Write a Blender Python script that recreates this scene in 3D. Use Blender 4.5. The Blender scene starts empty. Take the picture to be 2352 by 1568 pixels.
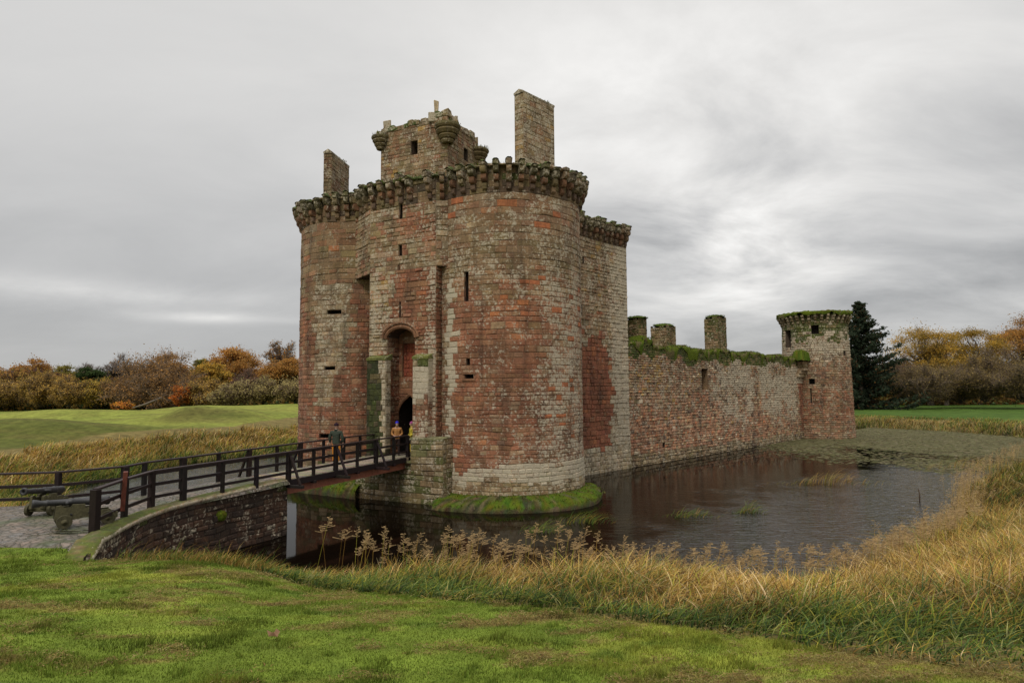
import bpy, bmesh, math, random
import numpy as np
from mathutils import Vector, Matrix
R = math.radians
rnd = random.Random(7)
rng = np.random.default_rng(11)
C = bpy.context.scene.collection
SC = bpy.context.scene

# ------------------------------------------------------------------ camera
EYE = 5.7
cam = bpy.data.cameras.new('camera'); camo = bpy.data.objects.new('camera', cam); C.objects.link(camo)
cam.sensor_width = 36; cam.lens = 36*1500/2352; cam.clip_start = .1; cam.clip_end = 3000
PIT, ROL = R(4.23), R(0.4)
camo.matrix_world = Matrix.Translation((0, 0, EYE)) @ Matrix.Rotation(math.pi/2+PIT, 4, 'X') @ Matrix.Rotation(-ROL, 4, 'Z')
SC.camera = camo

# ------------------------------------------------------------------ world, sun, exposure
SUN_EL, SUN_AZ = R(48), R(200)          # azimuth clockwise from +Y
w = bpy.data.worlds.new("World"); SC.world = w; w.use_nodes = True
nt = w.node_tree; nt.nodes.clear()
def N(nt, t, **k):
    n = nt.nodes.new(t)
    for a, b in k.items():
        if a == 'inp':
            for i, v in b.items(): n.inputs[i].default_value = v
        else: setattr(n, a, b)
    return n
def M(nt, op, a, b=None, c=None, clamp=False):
    n = nt.nodes.new('ShaderNodeMath'); n.operation = op; n.use_clamp = clamp
    for i, v in enumerate((a, b, c)):
        if v is None: continue
        if isinstance(v, (int, float)): n.inputs[i].default_value = v
        else: nt.links.new(v, n.inputs[i])
    return n.outputs[0]
def VM(nt, op, a, b=None):
    n = nt.nodes.new('ShaderNodeVectorMath'); n.operation = op
    for i, v in enumerate((a, b)):
        if v is None: continue
        if isinstance(v, tuple): n.inputs[i].default_value = v
        else: nt.links.new(v, n.inputs[i])
    return n.outputs['Value'] if op in ('DOT_PRODUCT', 'LENGTH') else n.outputs[0]
def RAMP(nt, fac, stops, interp='LINEAR'):
    n = nt.nodes.new('ShaderNodeValToRGB'); n.color_ramp.interpolation = interp
    e = n.color_ramp.elements
    while len(e) < len(stops): e.new(.5)
    for q, (p, c) in zip(e, stops):
        q.position = p; q.color = (c, c, c, 1) if isinstance(c, (int, float)) else (*c, 1)
    nt.links.new(fac, n.inputs[0]); return n.outputs[0]
def MIX(nt, f, a, b, mode='MIX'):
    n = nt.nodes.new('ShaderNodeMix'); n.data_type = 'RGBA'; n.blend_type = mode
    for i, v in ((0, f), (6, a), (7, b)):
        if isinstance(v, (int, float)): n.inputs[i].default_value = v if i == 0 else (v, v, v, 1)
        elif isinstance(v, tuple): n.inputs[i].default_value = (*v, 1)
        else: nt.links.new(v, n.inputs[i])
    return n.outputs[2]
def NOISE(nt, vec, scale, detail=4, rough=.55, dist=0, out=0):
    n = nt.nodes.new('ShaderNodeTexNoise'); n.inputs['Scale'].default_value = scale
    n.inputs['Detail'].default_value = detail; n.inputs['Roughness'].default_value = rough; n.inputs['Distortion'].default_value = dist
    if vec is not None: nt.links.new(vec, n.inputs['Vector'])
    return n.outputs[out]
tc = N(nt, 'ShaderNodeTexCoord'); D = tc.outputs['Generated']
sep = N(nt, 'ShaderNodeSeparateXYZ'); nt.links.new(D, sep.inputs[0])
X_, Y_, Z_ = sep.outputs
zc = M(nt, 'MAXIMUM', Z_, 0.0)
den = M(nt, 'ADD', zc, .26)
px_ = M(nt, 'DIVIDE', X_, den); py_ = M(nt, 'DIVIDE', Y_, den)
cmb = N(nt, 'ShaderNodeCombineXYZ'); nt.links.new(px_, cmb.inputs[0]); nt.links.new(py_, cmb.inputs[1])
CP = cmb.outputs[0]
mp = N(nt, 'ShaderNodeMapping'); nt.links.new(CP, mp.inputs[0]); mp.inputs['Rotation'].default_value = (0, 0, R(-28)); mp.inputs['Scale'].default_value = (.8, 1.15, 1)
n1 = NOISE(nt, mp.outputs[0], 1.9, 7, .58, .35)
n2 = NOISE(nt, CP, .42, 2, .5)
el = M(nt, 'MULTIPLY', M(nt, 'ARCTAN2', Z_, M(nt, 'SQRT', M(nt, 'ADD', M(nt, 'MULTIPLY', X_, X_), M(nt, 'MULTIPLY', Y_, Y_)))), 57.2958)
az = M(nt, 'MULTIPLY', M(nt, 'ARCTAN2', X_, Y_), 57.2958)
base = RAMP(nt, M(nt, 'DIVIDE', el, 90), [(0, .50), (.06, .50), (.13, .56), (.24, .68), (.42, .74), (.6, 1.3), (1, 2.7)])
# streaky clouds strong near the horizon, faint higher up
amp = RAMP(nt, M(nt, 'DIVIDE', el, 90), [(0, .22), (.12, .36), (.25, .24), (.38, .10), (1, .08)])
azr = RAMP(nt, M(nt, 'DIVIDE', M(nt, 'ADD', az, 60), 120), [(0, .22), (.45, .25), (.62, .95), (1, 1.0)])
cl = M(nt, 'MULTIPLY', M(nt, 'MULTIPLY', M(nt, 'SUBTRACT', n1, .5), amp), M(nt, 'MULTIPLY', azr, 2.6))
def blob(a0, e0, sa, se, k):
    a = M(nt, 'DIVIDE', M(nt, 'SUBTRACT', az, a0), sa); e = M(nt, 'DIVIDE', M(nt, 'SUBTRACT', el, e0), se)
    q = M(nt, 'ADD', M(nt, 'MULTIPLY', a, a), M(nt, 'MULTIPLY', e, e))
    return M(nt, 'MULTIPLY', M(nt, 'EXPONENT', M(nt, 'MULTIPLY', q, -1.0)), k)
warp = M(nt, 'MULTIPLY', M(nt, 'SUBTRACT', n1, .5), 2.2)
lum = M(nt, 'ADD', base, cl)
lit = M(nt, 'ADD', blob(19.5, 11.5, 7, 5, .40), blob(14, 24, 26, 12, .20))
lit = M(nt, 'ADD', lit, M(nt, 'ADD', blob(-36, 7.4, 14, .9, .20), blob(-24, 5.9, 6, .45, .20)))
lit = M(nt, 'SUBTRACT', lit, blob(38, 22, 12, 12, .06))
lit = M(nt, 'MULTIPLY', lit, M(nt, 'ADD', .85, M(nt, 'MULTIPLY', warp, 1.3)))
lum = M(nt, 'MAXIMUM', M(nt, 'ADD', lum, lit), .16)
tint = MIX(nt, RAMP(nt, lum, [(.3, 0), (.8, 1)]), (.985, .995, 1.01), (1.015, 1.0, .975))
cc = N(nt, 'ShaderNodeVectorMath', operation='SCALE'); nt.links.new(tint, cc.inputs[0]); nt.links.new(lum, cc.inputs['Scale'])
sky = N(nt, 'ShaderNodeTexSky', sky_type='NISHITA', sun_disc=False, sun_elevation=SUN_EL, sun_rotation=SUN_AZ)
bg1 = N(nt, 'ShaderNodeBackground', inp={1: .06}); nt.links.new(sky.outputs[0], bg1.inputs[0])
bg2 = N(nt, 'ShaderNodeBackground', inp={1: 1.0}); nt.links.new(cc.outputs[0], bg2.inputs[0])
mx = N(nt, 'ShaderNodeMixShader', inp={0: .93}); nt.links.new(bg1.outputs[0], mx.inputs[1]); nt.links.new(bg2.outputs[0], mx.inputs[2])
wo = N(nt, 'ShaderNodeOutputWorld'); nt.links.new(mx.outputs[0], wo.inputs[0])
sl = bpy.data.lights.new('sun', 'SUN'); sl.energy = 1.5; sl.angle = R(14); sl.color = (1, .95, .88)
so = bpy.data.objects.new('sun', sl); C.objects.link(so)
sd_ = Vector((math.sin(SUN_AZ)*math.cos(SUN_EL), math.cos(SUN_AZ)*math.cos(SUN_EL), math.sin(SUN_EL)))
so.rotation_euler = sd_.to_track_quat('Z', 'Y').to_euler()
SC.view_settings.view_transform = 'Standard'; SC.view_settings.look = 'None'
SC.view_settings.exposure = 0; SC.view_settings.gamma = 1
SC.cycles.max_bounces = 6; SC.cycles.diffuse_bounces = 3; SC.cycles.glossy_bounces = 3

# ------------------------------------------------------------------ small helpers
def smooth(a, b, x):
    t = np.clip((x-a)/(b-a), 0, 1); return t*t*(3-2*t)
def sm1(a, b, x):
    t = min(1, max(0, (x-a)/(b-a))); return t*t*(3-2*t)
_h = np.random.default_rng(5).random((256, 256))
def vn(x, y):                                   # value noise, numpy
    x = np.asarray(x, float); y = np.asarray(y, float)
    xi = np.floor(x).astype(int); yi = np.floor(y).astype(int); fx = x-xi; fy = y-yi
    fx = fx*fx*(3-2*fx); fy = fy*fy*(3-2*fy)
    a = _h[xi & 255, yi & 255]; b = _h[(xi+1) & 255, yi & 255]; c = _h[xi & 255, (yi+1) & 255]; d = _h[(xi+1) & 255, (yi+1) & 255]
    return a*(1-fx)*(1-fy)+b*fx*(1-fy)+c*(1-fx)*fy+d*fx*fy
def fb(x, y, o=4, s=0):
    r = 0; a = .5; t = 0
    for i in range(o):
        r = r+a*vn(np.asarray(x)*2**i+s*13.7+i*5.1, np.asarray(y)*2**i+s*7.3+i*9.2); t += a; a *= .55
    return r/t
def tag(o, label=None, cat=None, group=None, kind=None):
    if label: o['label'] = label
    if cat: o['category'] = cat
    if group: o['group'] = group
    if kind: o['kind'] = kind
    return o
def empty(name, loc=(0, 0, 0), parent=None):
    o = bpy.data.objects.new(name, None); C.objects.link(o); o.location = loc; o.empty_display_size = .3
    if parent: o.parent = parent
    return o
def link(name, me, parent=None, loc=None):
    o = bpy.data.objects.new(name, me); C.objects.link(o)
    if parent: o.parent = parent
    if loc is not None: o.location = loc
    return o
def mesh_np(name, V, F, col=None, mat=None, smoothf=False):
    """V (n,3), F (m,k) with k 3 or 4, col per vertex (n,3|4)"""
    V = np.asarray(V, np.float32); F = np.asarray(F, np.int32); k = F.shape[1]
    me = bpy.data.meshes.new(name); me.vertices.add(len(V)); me.vertices.foreach_set('co', V.ravel())
    me.loops.add(F.size); me.loops.foreach_set('vertex_index', F.ravel())
    me.polygons.add(len(F)); me.polygons.foreach_set('loop_start', np.arange(0, F.size, k, dtype=np.int32))
    me.polygons.foreach_set('loop_total', np.full(len(F), k, np.int32))
    if smoothf: me.polygons.foreach_set('use_smooth', np.ones(len(F), bool))
    if col is not None:
        col = np.asarray(col, np.float32)
        if col.shape[1] == 3: col = np.hstack([col, np.zeros((len(col), 1), np.float32)])
        a = me.attributes.new('Col', 'FLOAT_COLOR', 'POINT'); a.data.foreach_set('color', col.ravel())
    me.update(calc_edges=True)
    if mat: me.materials.append(mat)
    return me
class MB:
    """mesh builder: vertices each carry a colour (rgb + lichen amount)"""
    def __init__(s, col=(.3, .3, .3, 0)): s.v = []; s.f = []; s.c = []; s.col = col; s.sm = []
    def add(s, vs, fs, col=None, sm=False):
        n = len(s.v); s.v += [tuple(p) for p in vs]
        c = col or s.col; c = tuple(c)+(0,) if len(c) == 3 else tuple(c)
        s.c += [c]*len(vs); s.f += [tuple(i+n for i in f) for f in fs]; s.sm += [sm]*len(fs); return n
    def box(s, lo, hi, col=None, M_=None, jit=0):
        vs = [Vector((x, y, z)) for x in (lo[0], hi[0]) for y in (lo[1], hi[1]) for z in (lo[2], hi[2])]
        if jit: vs = [p+Vector([rnd.uniform(-jit, jit) for _ in range(3)]) for p in vs]
        if M_: vs = [M_ @ p for p in vs]
        s.add(vs, [(0, 1, 3, 2), (4, 6, 7, 5), (0, 4, 5, 1), (2, 3, 7, 6), (0, 2, 6, 4), (1, 5, 7, 3)], col)
    def bevbox(s, lo, hi, b=.02, col=None, M_=None, jit=0):
        """box with chamfered edges"""
        vs = []; idx = {}
        for i in (0, 1):
            for j in (0, 1):
                for k in (0, 1):
                    c = [(lo, hi)[i][0], (lo, hi)[j][1], (lo, hi)[k][2]]; sg = [1-2*i, 1-2*j, 1-2*k]
                    jj = [rnd.uniform(-jit, jit) for _ in range(3)]
                    for a in range(3):
                        p = [c[q]+(sg[q]*b if q != a else 0)+jj[q] for q in range(3)]
                        idx[(i, j, k, a)] = len(vs); vs.append(Vector(p))
        F = []
        for a in range(3):
            o = [q for q in range(3) if q != a]
            for sde in (0, 1):
                q = []
                for (m, n_) in ((0, 0), (1, 0), (1, 1), (0, 1)):
                    t = [0, 0, 0]; t[a] = sde; t[o[0]] = m; t[o[1]] = n_; q.append(idx[(*t, a)])
                F.append(q)
        for a in range(3):
            o = [q for q in range(3) if q != a]
            for m in (0, 1):
                for n_ in (0, 1):
                    t0 = [0, 0, 0]; t1 = [0, 0, 0]; t1[a] = 1
                    for t in (t0, t1): t[o[0]] = m; t[o[1]] = n_
                    F.append([idx[(*t0, o[0])], idx[(*t0, o[1])], idx[(*t1, o[1])], idx[(*t1, o[0])]])
        for i in (0, 1):
            for j in (0, 1):
                for k in (0, 1): F.append([idx[(i, j, k, 0)], idx[(i, j, k, 1)], idx[(i, j, k, 2)]])
        if M_: vs = [M_ @ p for p in vs]
        s.add(vs, F, col)
    def tube(s, pts, rad, n=8, col=None, cap=True, sm=True, squash=1):
        pts = [Vector(p) for p in pts]; base = len(s.v); rad = rad if isinstance(rad, (list, tuple)) else [rad]*len(pts)
        up = Vector((0, 0, 1)); vs = []
        for i, p in enumerate(pts):
            t = (pts[min(i+1, len(pts)-1)]-pts[max(i-1, 0)]).normalized()
            a = t.cross(up)
            if a.length < .05: a = Vector((1, 0, 0))
            a.normalize(); b = a.cross(t)
            vs += [p+a*rad[i]*math.cos(6.28319*k/n)+b*rad[i]*squash*math.sin(6.28319*k/n) for k in range(n)]
        F = [(i*n+k, i*n+(k+1) % n, (i+1)*n+(k+1) % n, (i+1)*n+k) for i in range(len(pts)-1) for k in range(n)]
        if cap: F += [tuple(range(n))[::-1], tuple((len(pts)-1)*n+k for k in range(n))]
        s.add(vs, F, col, sm)
    def lathe(s, prof, n=24, M_=None, col=None, sm=True):
        vs = []; m = len(prof)
        for k in range(n):
            a = 6.28319*k/n
            for r, z in prof:
                p = Vector((r*math.cos(a), r*math.sin(a), z)); vs.append(M_ @ p if M_ else p)
        F = [(k*m+i, ((k+1) % n)*m+i, ((k+1) % n)*m+i+1, k*m+i+1) for k in range(n) for i in range(m-1)]
        s.add(vs, F, col, sm)
    def build(s, name, mat, parent=None, loc=None):
        me = s.mesh(name, mat); return link(name, me, parent, loc)
    def mesh(s, name, mat):
        me = bpy.data.meshes.new(name); me.from_pydata(s.v, [], s.f)
        a = me.attributes.new('Col', 'FLOAT_COLOR', 'POINT'); a.data.foreach_set('color', np.array(s.c, np.float32).ravel())
        me.polygons.foreach_set('use_smooth', np.array(s.sm, bool)); me.materials.append(mat); me.update(); return me

# ------------------------------------------------------------------ materials
def newmat(name):
    m = bpy.data.materials.new(name); m.use_nodes = True; nt = m.node_tree; nt.nodes.clear()
    b = N(nt, 'ShaderNodeBsdfPrincipled'); o = N(nt, 'ShaderNodeOutputMaterial'); nt.links.new(b.outputs[0], o.inputs[0])
    return m, nt, b
def bump(nt, b, h, st=.5, dist=.05):
    n = N(nt, 'ShaderNodeBump', inp={0: st, 1: dist}); nt.links.new(h, n.inputs['Height']); nt.links.new(n.outputs[0], b.inputs['Normal'])
def attr(nt):
    a = N(nt, 'ShaderNodeAttribute', attribute_name='Col'); return a.outputs['Color'], a.outputs['Alpha']
def pos(nt): return N(nt, 'ShaderNodeNewGeometry').outputs['Position']
def stone_mat(name, fine=1.0, lich=(.52, .45, .325), rough=.93):
    m, nt, b = newmat(name); c, a = attr(nt); P = pos(nt)
    f1 = NOISE(nt, P, 9, 5, .65); f2 = NOISE(nt, P, 34, 4, .7); f3 = NOISE(nt, P, .9, 4, .6)
    st = N(nt, 'ShaderNodeMapping'); nt.links.new(P, st.inputs[0]); st.inputs['Scale'].default_value = (2.2, 2.2, .22)
    f4 = NOISE(nt, st.outputs[0], 1.0, 4, .6)
    k = M(nt, 'MULTIPLY', RAMP(nt, f1, [(.25, .62), (.5, 1.0), (.78, 1.32)]), RAMP(nt, f2, [(.3, .78), (.7, 1.2)]))
    k = M(nt, 'MULTIPLY', k, RAMP(nt, f3, [(.3, .70), (.7, 1.25)]))
    k = M(nt, 'MULTIPLY', k, RAMP(nt, f4, [(.30, .58), (.50, 1.0), (.72, 1.15)]))
    sc = N(nt, 'ShaderNodeVectorMath', operation='SCALE'); nt.links.new(VM(nt, 'MULTIPLY', c, (.97, .86, .74)), sc.inputs[0]); nt.links.new(k, sc.inputs['Scale'])
    # lichen spots: threshold falls as the painted amount rises
    l1 = NOISE(nt, P, 7.0, 5, .72, .4); l2 = NOISE(nt, P, 1.4, 3, .6)
    th = M(nt, 'ADD', M(nt, 'MULTIPLY', l1, .75), M(nt, 'MULTIPLY', l2, .35))
    th = M(nt, 'ADD', th, M(nt, 'MULTIPLY', a, .225))
    lm = RAMP(nt, th, [(.68, 0), (.75, 1)])
    lc = MIX(nt, RAMP(nt, NOISE(nt, P, 20, 3), [(.35, 0), (.65, 1)]), lich, tuple(x*.74 for x in lich))
    col = MIX(nt, M(nt, 'MULTIPLY', lm, .85), sc.outputs[0], lc)
    nt.links.new(col, b.inputs['Base Color']); b.inputs['Roughness'].default_value = rough
    h = M(nt, 'ADD', M(nt, 'MULTIPLY', f1, .8), M(nt, 'MULTIPLY', f2, .45))
    bump(nt, b, h, .75*fine, .05)
    return m
STONE = stone_mat('sandstone')
def col_mat(name, rough=.85, nz=12, amt=.5, bp=.3, bd=.01, spec=.3, transl=0):
    m, nt, b = newmat(name); c, a = attr(nt); P = pos(nt)
    f = NOISE(nt, P, nz, 4, .65)
    k = RAMP(nt, f, [(.25, 1-amt), (.75, 1+amt*.8)])
    sc = N(nt, 'ShaderNodeVectorMath', operation='SCALE'); nt.links.new(c, sc.inputs[0]); nt.links.new(k, sc.inputs['Scale'])
    nt.links.new(sc.outputs[0], b.inputs['Base Color']); b.inputs['Roughness'].default_value = rough
    b.inputs['Specular IOR Level'].default_value = spec
    if bp: bump(nt, b, f, bp, bd)
    if transl:
        t = N(nt, 'ShaderNodeBsdfTranslucent'); nt.links.new(sc.outputs[0], t.inputs[0])
        x = N(nt, 'ShaderNodeMixShader', inp={0: transl}); o = [n for n in nt.nodes if n.type == 'OUTPUT_MATERIAL'][0]
        nt.links.new(b.outputs[0], x.inputs[1]); nt.links.new(t.outputs[0], x.inputs[2]); nt.links.new(x.outputs[0], o.inputs[0])
    return m
GRASS = col_mat('grass_blades', .75, 3, .25, 0, transl=.3, spec=.12)
LEAF = col_mat('tree_leaves', .8, .7, .3, 0, transl=.42, spec=.1)
BARK = col_mat('bark', .9, 8, .4, .5, .03)
MOSSM = col_mat('moss', .95, 16, .55, .9, .06, spec=.1)
GROUND = col_mat('turf', .95, 1.6, .45, .9, .12, spec=.1)
CLOTH = col_mat('cloth', .9, 30, .25, .3, .005, spec=.1)
SKIN = col_mat('skin', .6, 20, .08, 0, spec=.3)
IRON = col_mat('cast_iron', .5, 22, .4, .6, .006, spec=.5)
OLDWOOD = col_mat('weathered_wood', .85, 14, .5, .5, .01)
STEEL = col_mat('red_oxide_steel', .6, 6, .35, .3, .006, spec=.4)
# dark stained timber, wet sheen on flat tops
m_, nt_, b_ = newmat('stained_timber'); P_ = pos(nt_); c_, a_ = attr(nt_)
mpn = N(nt_, 'ShaderNodeMapping'); nt_.links.new(P_, mpn.inputs[0]); mpn.inputs['Scale'].default_value = (1, 1, .25)
f_ = NOISE(nt_, mpn.outputs[0], 22, 5, .7)
s_ = N(nt_, 'ShaderNodeVectorMath', operation='SCALE'); nt_.links.new(c_, s_.inputs[0]); nt_.links.new(RAMP(nt_, f_, [(.3, .55), (.75, 1.5)]), s_.inputs['Scale'])
nt_.links.new(s_.outputs[0], b_.inputs['Base Color']); nt_.links.new(RAMP(nt_, f_, [(.3, .42), (.7, .75)]), b_.inputs['Roughness']); bump(nt_, b_, f_, .4, .006)
b_.inputs['Specular IOR Level'].default_value = .22
TIMBER = m_
# water: dark peaty moat, wind ripples towards the open side
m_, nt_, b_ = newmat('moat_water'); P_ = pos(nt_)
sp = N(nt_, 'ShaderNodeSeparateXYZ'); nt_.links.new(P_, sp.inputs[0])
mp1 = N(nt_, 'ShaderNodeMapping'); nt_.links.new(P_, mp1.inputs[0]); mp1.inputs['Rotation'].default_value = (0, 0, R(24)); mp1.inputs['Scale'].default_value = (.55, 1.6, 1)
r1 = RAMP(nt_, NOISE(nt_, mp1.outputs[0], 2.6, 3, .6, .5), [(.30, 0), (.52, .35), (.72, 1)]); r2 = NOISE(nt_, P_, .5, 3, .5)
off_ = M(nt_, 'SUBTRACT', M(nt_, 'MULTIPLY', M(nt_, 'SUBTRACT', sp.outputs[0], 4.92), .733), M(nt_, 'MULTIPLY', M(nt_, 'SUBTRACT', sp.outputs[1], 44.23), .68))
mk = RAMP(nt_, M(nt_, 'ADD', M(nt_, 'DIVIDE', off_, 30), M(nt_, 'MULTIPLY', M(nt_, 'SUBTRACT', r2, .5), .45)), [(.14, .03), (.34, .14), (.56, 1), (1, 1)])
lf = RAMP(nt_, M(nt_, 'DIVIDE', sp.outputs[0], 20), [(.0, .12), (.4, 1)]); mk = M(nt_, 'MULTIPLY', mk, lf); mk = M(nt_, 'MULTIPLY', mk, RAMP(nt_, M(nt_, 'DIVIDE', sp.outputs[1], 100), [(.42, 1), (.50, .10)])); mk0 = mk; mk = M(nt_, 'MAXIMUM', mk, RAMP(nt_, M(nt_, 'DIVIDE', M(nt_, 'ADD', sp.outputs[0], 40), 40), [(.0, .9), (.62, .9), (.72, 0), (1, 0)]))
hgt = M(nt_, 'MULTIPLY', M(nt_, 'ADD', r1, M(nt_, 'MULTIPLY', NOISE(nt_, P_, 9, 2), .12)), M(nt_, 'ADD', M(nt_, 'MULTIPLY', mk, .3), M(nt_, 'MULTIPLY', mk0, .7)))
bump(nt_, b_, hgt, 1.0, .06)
b_.inputs['Base Color'].default_value = (.004, .0025, .0015, 1); b_.inputs['Roughness'].default_value = .04; nt_.links.new(M(nt_, 'ADD', 1.12, M(nt_, 'MULTIPLY', mk, .33)), b_.inputs['IOR'])  # IOR set by mask: reflections dimmed in calm water, brightened elsewhere
WATER = m_
# wet cobbles
m_, nt_, b_ = newmat('wet_cobbles'); P_ = pos(nt_)
vo = N(nt_, 'ShaderNodeTexVoronoi', feature='DISTANCE_TO_EDGE', inp={'Scale': 4.6}); vc = N(nt_, 'ShaderNodeTexVoronoi', inp={'Scale': 4.6})
dn = NOISE(nt_, P_, 3, 2, .5, 0, 1); wv = N(nt_, 'ShaderNodeVectorMath', operation='MULTIPLY_ADD')
nt_.links.new(dn, wv.inputs[0]); wv.inputs[1].default_value = (.12, .12, .0); nt_.links.new(P_, wv.inputs[2])
for q in (vo, vc): nt_.links.new(wv.outputs[0], q.inputs['Vector'])
ed = RAMP(nt_, vo.outputs['Distance'], [(.0, 0), (.07, 1)])
rc = N(nt_, 'ShaderNodeSeparateColor'); nt_.links.new(vc.outputs['Color'], rc.inputs[0])
cb = RAMP(nt_, rc.outputs[0], [(0, (.10, .08, .06)), (.4, (.16, .13, .10)), (.7, (.20, .15, .115)), (1, (.12, .11, .10))])
cb = MIX(nt_, ed, (.045, .045, .022), cb)
cb = MIX(nt_, RAMP(nt_, NOISE(nt_, P_, .8, 4), [(.5, 0), (.62, .75)]), cb, (.055, .07, .02))
nt_.links.new(cb, b_.inputs['Base Color'])
wet = RAMP(nt_, NOISE(nt_, P_, .9, 4, .6), [(.42, .75), (.6, .22)])
nt_.links.new(wet, b_.inputs['Roughness'])
bump(nt_, b_, M(nt_, 'ADD', RAMP(nt_, vo.outputs['Distance'], [(0, 0), (.2, 1)]), M(nt_, 'MULTIPLY', NOISE(nt_, P_, 25, 3), .15)), .9, .05)
COBBLE = m_
m_, nt_, b_ = newmat('puddle_water'); b_.inputs['Base Color'].default_value = (.03, .027, .02, 1); b_.inputs['Roughness'].default_value = .03; PUDDLE = m_

# ------------------------------------------------------------------ palette (linear base colours)
RED = (.27, .112, .062); ORANGE = (.40, .155, .068); BROWN = (.215, .115, .063); GREYB = (.235, .168, .098)
OLIVE = (.19, .155, .075); PALE = (.38, .315, .21); WHITE = (.64, .585, .46); MOSS = (.055, .085, .008); MOSSL = (.085, .112, .010)
DARK = (.075, .052, .040); PINK = (.36, .205, .13); OCHRE = (.34, .22, .055); GREY = (.265, .225, .155); MORT = (.30, .25, .17); JOINT = (.11, .07, .045)
def pick(ws, mix=.3):
    t = sum(x for _, x in ws); r = rnd.random()*t; mean = [sum(c[q]*x for c, x in ws)/t for q in range(3)]
    for c, x in ws:
        r -= x
        if r <= 0: break
    k = rnd.uniform(.84, 1.14); return tuple(min(.9, (q*(1-mix)+m_*mix)*k*rnd.uniform(.96, 1.04)) for q, m_ in zip(c, mean))

# ------------------------------------------------------------------ masonry
def courses(z0, z1, forced, ch):
    zs = sorted({round(z0, 3), round(z1, 3)} | {round(z, 3) for z in forced if z0+.1 < z < z1-.1})
    out = [zs[0]]
    for z in zs[1:]:
        if z-out[-1] > .08: out.append(z)
    res = []
    for a, b in zip(out[:-1], out[1:]):
        n = max(1, round((b-a)/rnd.uniform(*ch))); cuts = [a+(b-a)*(i+rnd.uniform(-.16, .16)*(0 < i < n))/n for i in range(n+1)]
        cuts[0] = a; cuts[-1] = b; res += list(zip(cuts[:-1], cuts[1:]))
    return res
def sn1(x, y): return math.sin(x*1.7+2.1*math.sin(y*.9+.7*x))*math.cos(y*1.3+1.3*math.sin(x*.6))
warp_ = .035
def masonry(mb, fn, U, z0, z1, colf, ch=(.22, .32), bw=(.35, .72), prot=.035, holes=(), ztop=None, zbot=None, gap=.014, mj=.55):
    """fn(u,z)->(x,y,nx,ny). holes: (za, zb, f(z)->(ua,ub) or None). Each stone is a raised chamfered block."""
    forced = [h[0] for h in holes]+[h[1] for h in holes]
    for a, b in courses(z0, z1, forced, ch):
        zm = (a+b)/2; cut = []
        for h in holes:
            if h[0]-.01 <= zm <= h[1]+.01:
                q = h[2](zm)
                if q: cut.append(q)
        ivs = [(0, U)]
        for (p, q) in cut:
            n = []
            for (s, e) in ivs:
                if q <= s or p >= e: n.append((s, e)); continue
                if p > s+.02: n.append((s, p))
                if q < e-.02: n.append((q, e))
            ivs = n
        for s, e in ivs:
            u = s; first = True; k = min(1.25, max(.75, (b-a)/.27))
            while u < e-1e-4:
                wd = rnd.uniform(*bw)*k*(rnd.uniform(.4, 1) if first else 1); first = False
                if e-(u+wd) < bw[0]*.6: wd = e-u
                um = u+wd/2
                if (ztop and zm > ztop(um)) or (zbot and zm < zbot(um)): u += wd; continue
                c, mort, li = colf(um, zm)
                p_ = prot*rnd.random()**1.3; g = gap*rnd.uniform(.7, 1.5)
                O = []
                for (uu, zz) in ((u, a), (u+wd, a), (u+wd, b), (u, b)):
                    x, y, nx, ny = fn(uu, zz); wz = 0 if zz in (z0, z1) or holes and any(abs(zz-h[0]) < .5 or abs(zz-h[1]) < .5 for h in holes) else warp_*(sn1(uu*.9, zz*1.3)+.6*sn1(uu*2.3+5, zz*2.1)); O.append(Vector((x, y, zz+wz)))
                x, y, nx, ny = fn(um, zm); nn = Vector((nx, ny, 0)); ct = (O[0]+O[1]+O[2]+O[3])/4
                def ring(ins, d, j):
                    r = []
                    for q in O:
                        v_ = q-ct; hx = math.hypot(v_.x, v_.y); f1 = max(0, 1-ins/max(hx, .01)); f2 = max(0, 1-ins/max(abs(v_.z), .01))
                        r.append(ct+Vector((v_.x*f1, v_.y*f1, v_.z*f2))+nn*d+Vector((rnd.uniform(-j, j), rnd.uniform(-j, j), rnd.uniform(-j, j))))
                    return r
                mc = tuple((q*(1-mj)+s_*mj)*rnd.uniform(.85, 1.1) for q, s_ in zip(mort, c))+(li*.6,)
                dp = rnd.uniform(.035, .085); mb.add([ct+(q-ct)*1.08-nn*dp for q in O], [(0, 1, 2, 3)], mc)
                n0 = mb.add(O, [], mc); mb.add(ring(g, 0, 0), [], mc)
                n2 = mb.add(ring(g, 0, .004), [], (*c, li)); mb.add(ring(g+.018+p_*.35, p_+.006, .006), [], (*c, li))
                for r0, r1 in ((0, 4), (8, 12)):
                    for i in range(4):
                        j = (i+1) % 4; mb.f.append((n0+r0+i, n0+r0+j, n0+r1+j, n0+r1+i)); mb.sm.append(False)
                mb.f.append((n0+12, n0+13, n0+14, n0+15)); mb.sm.append(False)
                u += wd
def arcfn(cx, cy, r, ph0, batter=None):
    def f(u, z):
        a = ph0+u/r; rr = r+(batter(z) if batter else 0); sx, cx_ = math.sin(a), math.cos(a)
        return cx+rr*sx, cy-rr*cx_, sx, -cx_
    return f
def linfn(p, q, batter=None):
    L = math.hypot(q[0]-p[0], q[1]-p[1]); dx, dy = (q[0]-p[0])/L, (q[1]-p[1])/L; nx, ny = dy, -dx
    def f(u, z):
        b = batter(z) if batter else 0; return p[0]+dx*u+nx*b, p[1]+dy*u+ny*b, nx, ny
    return f, L
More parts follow.
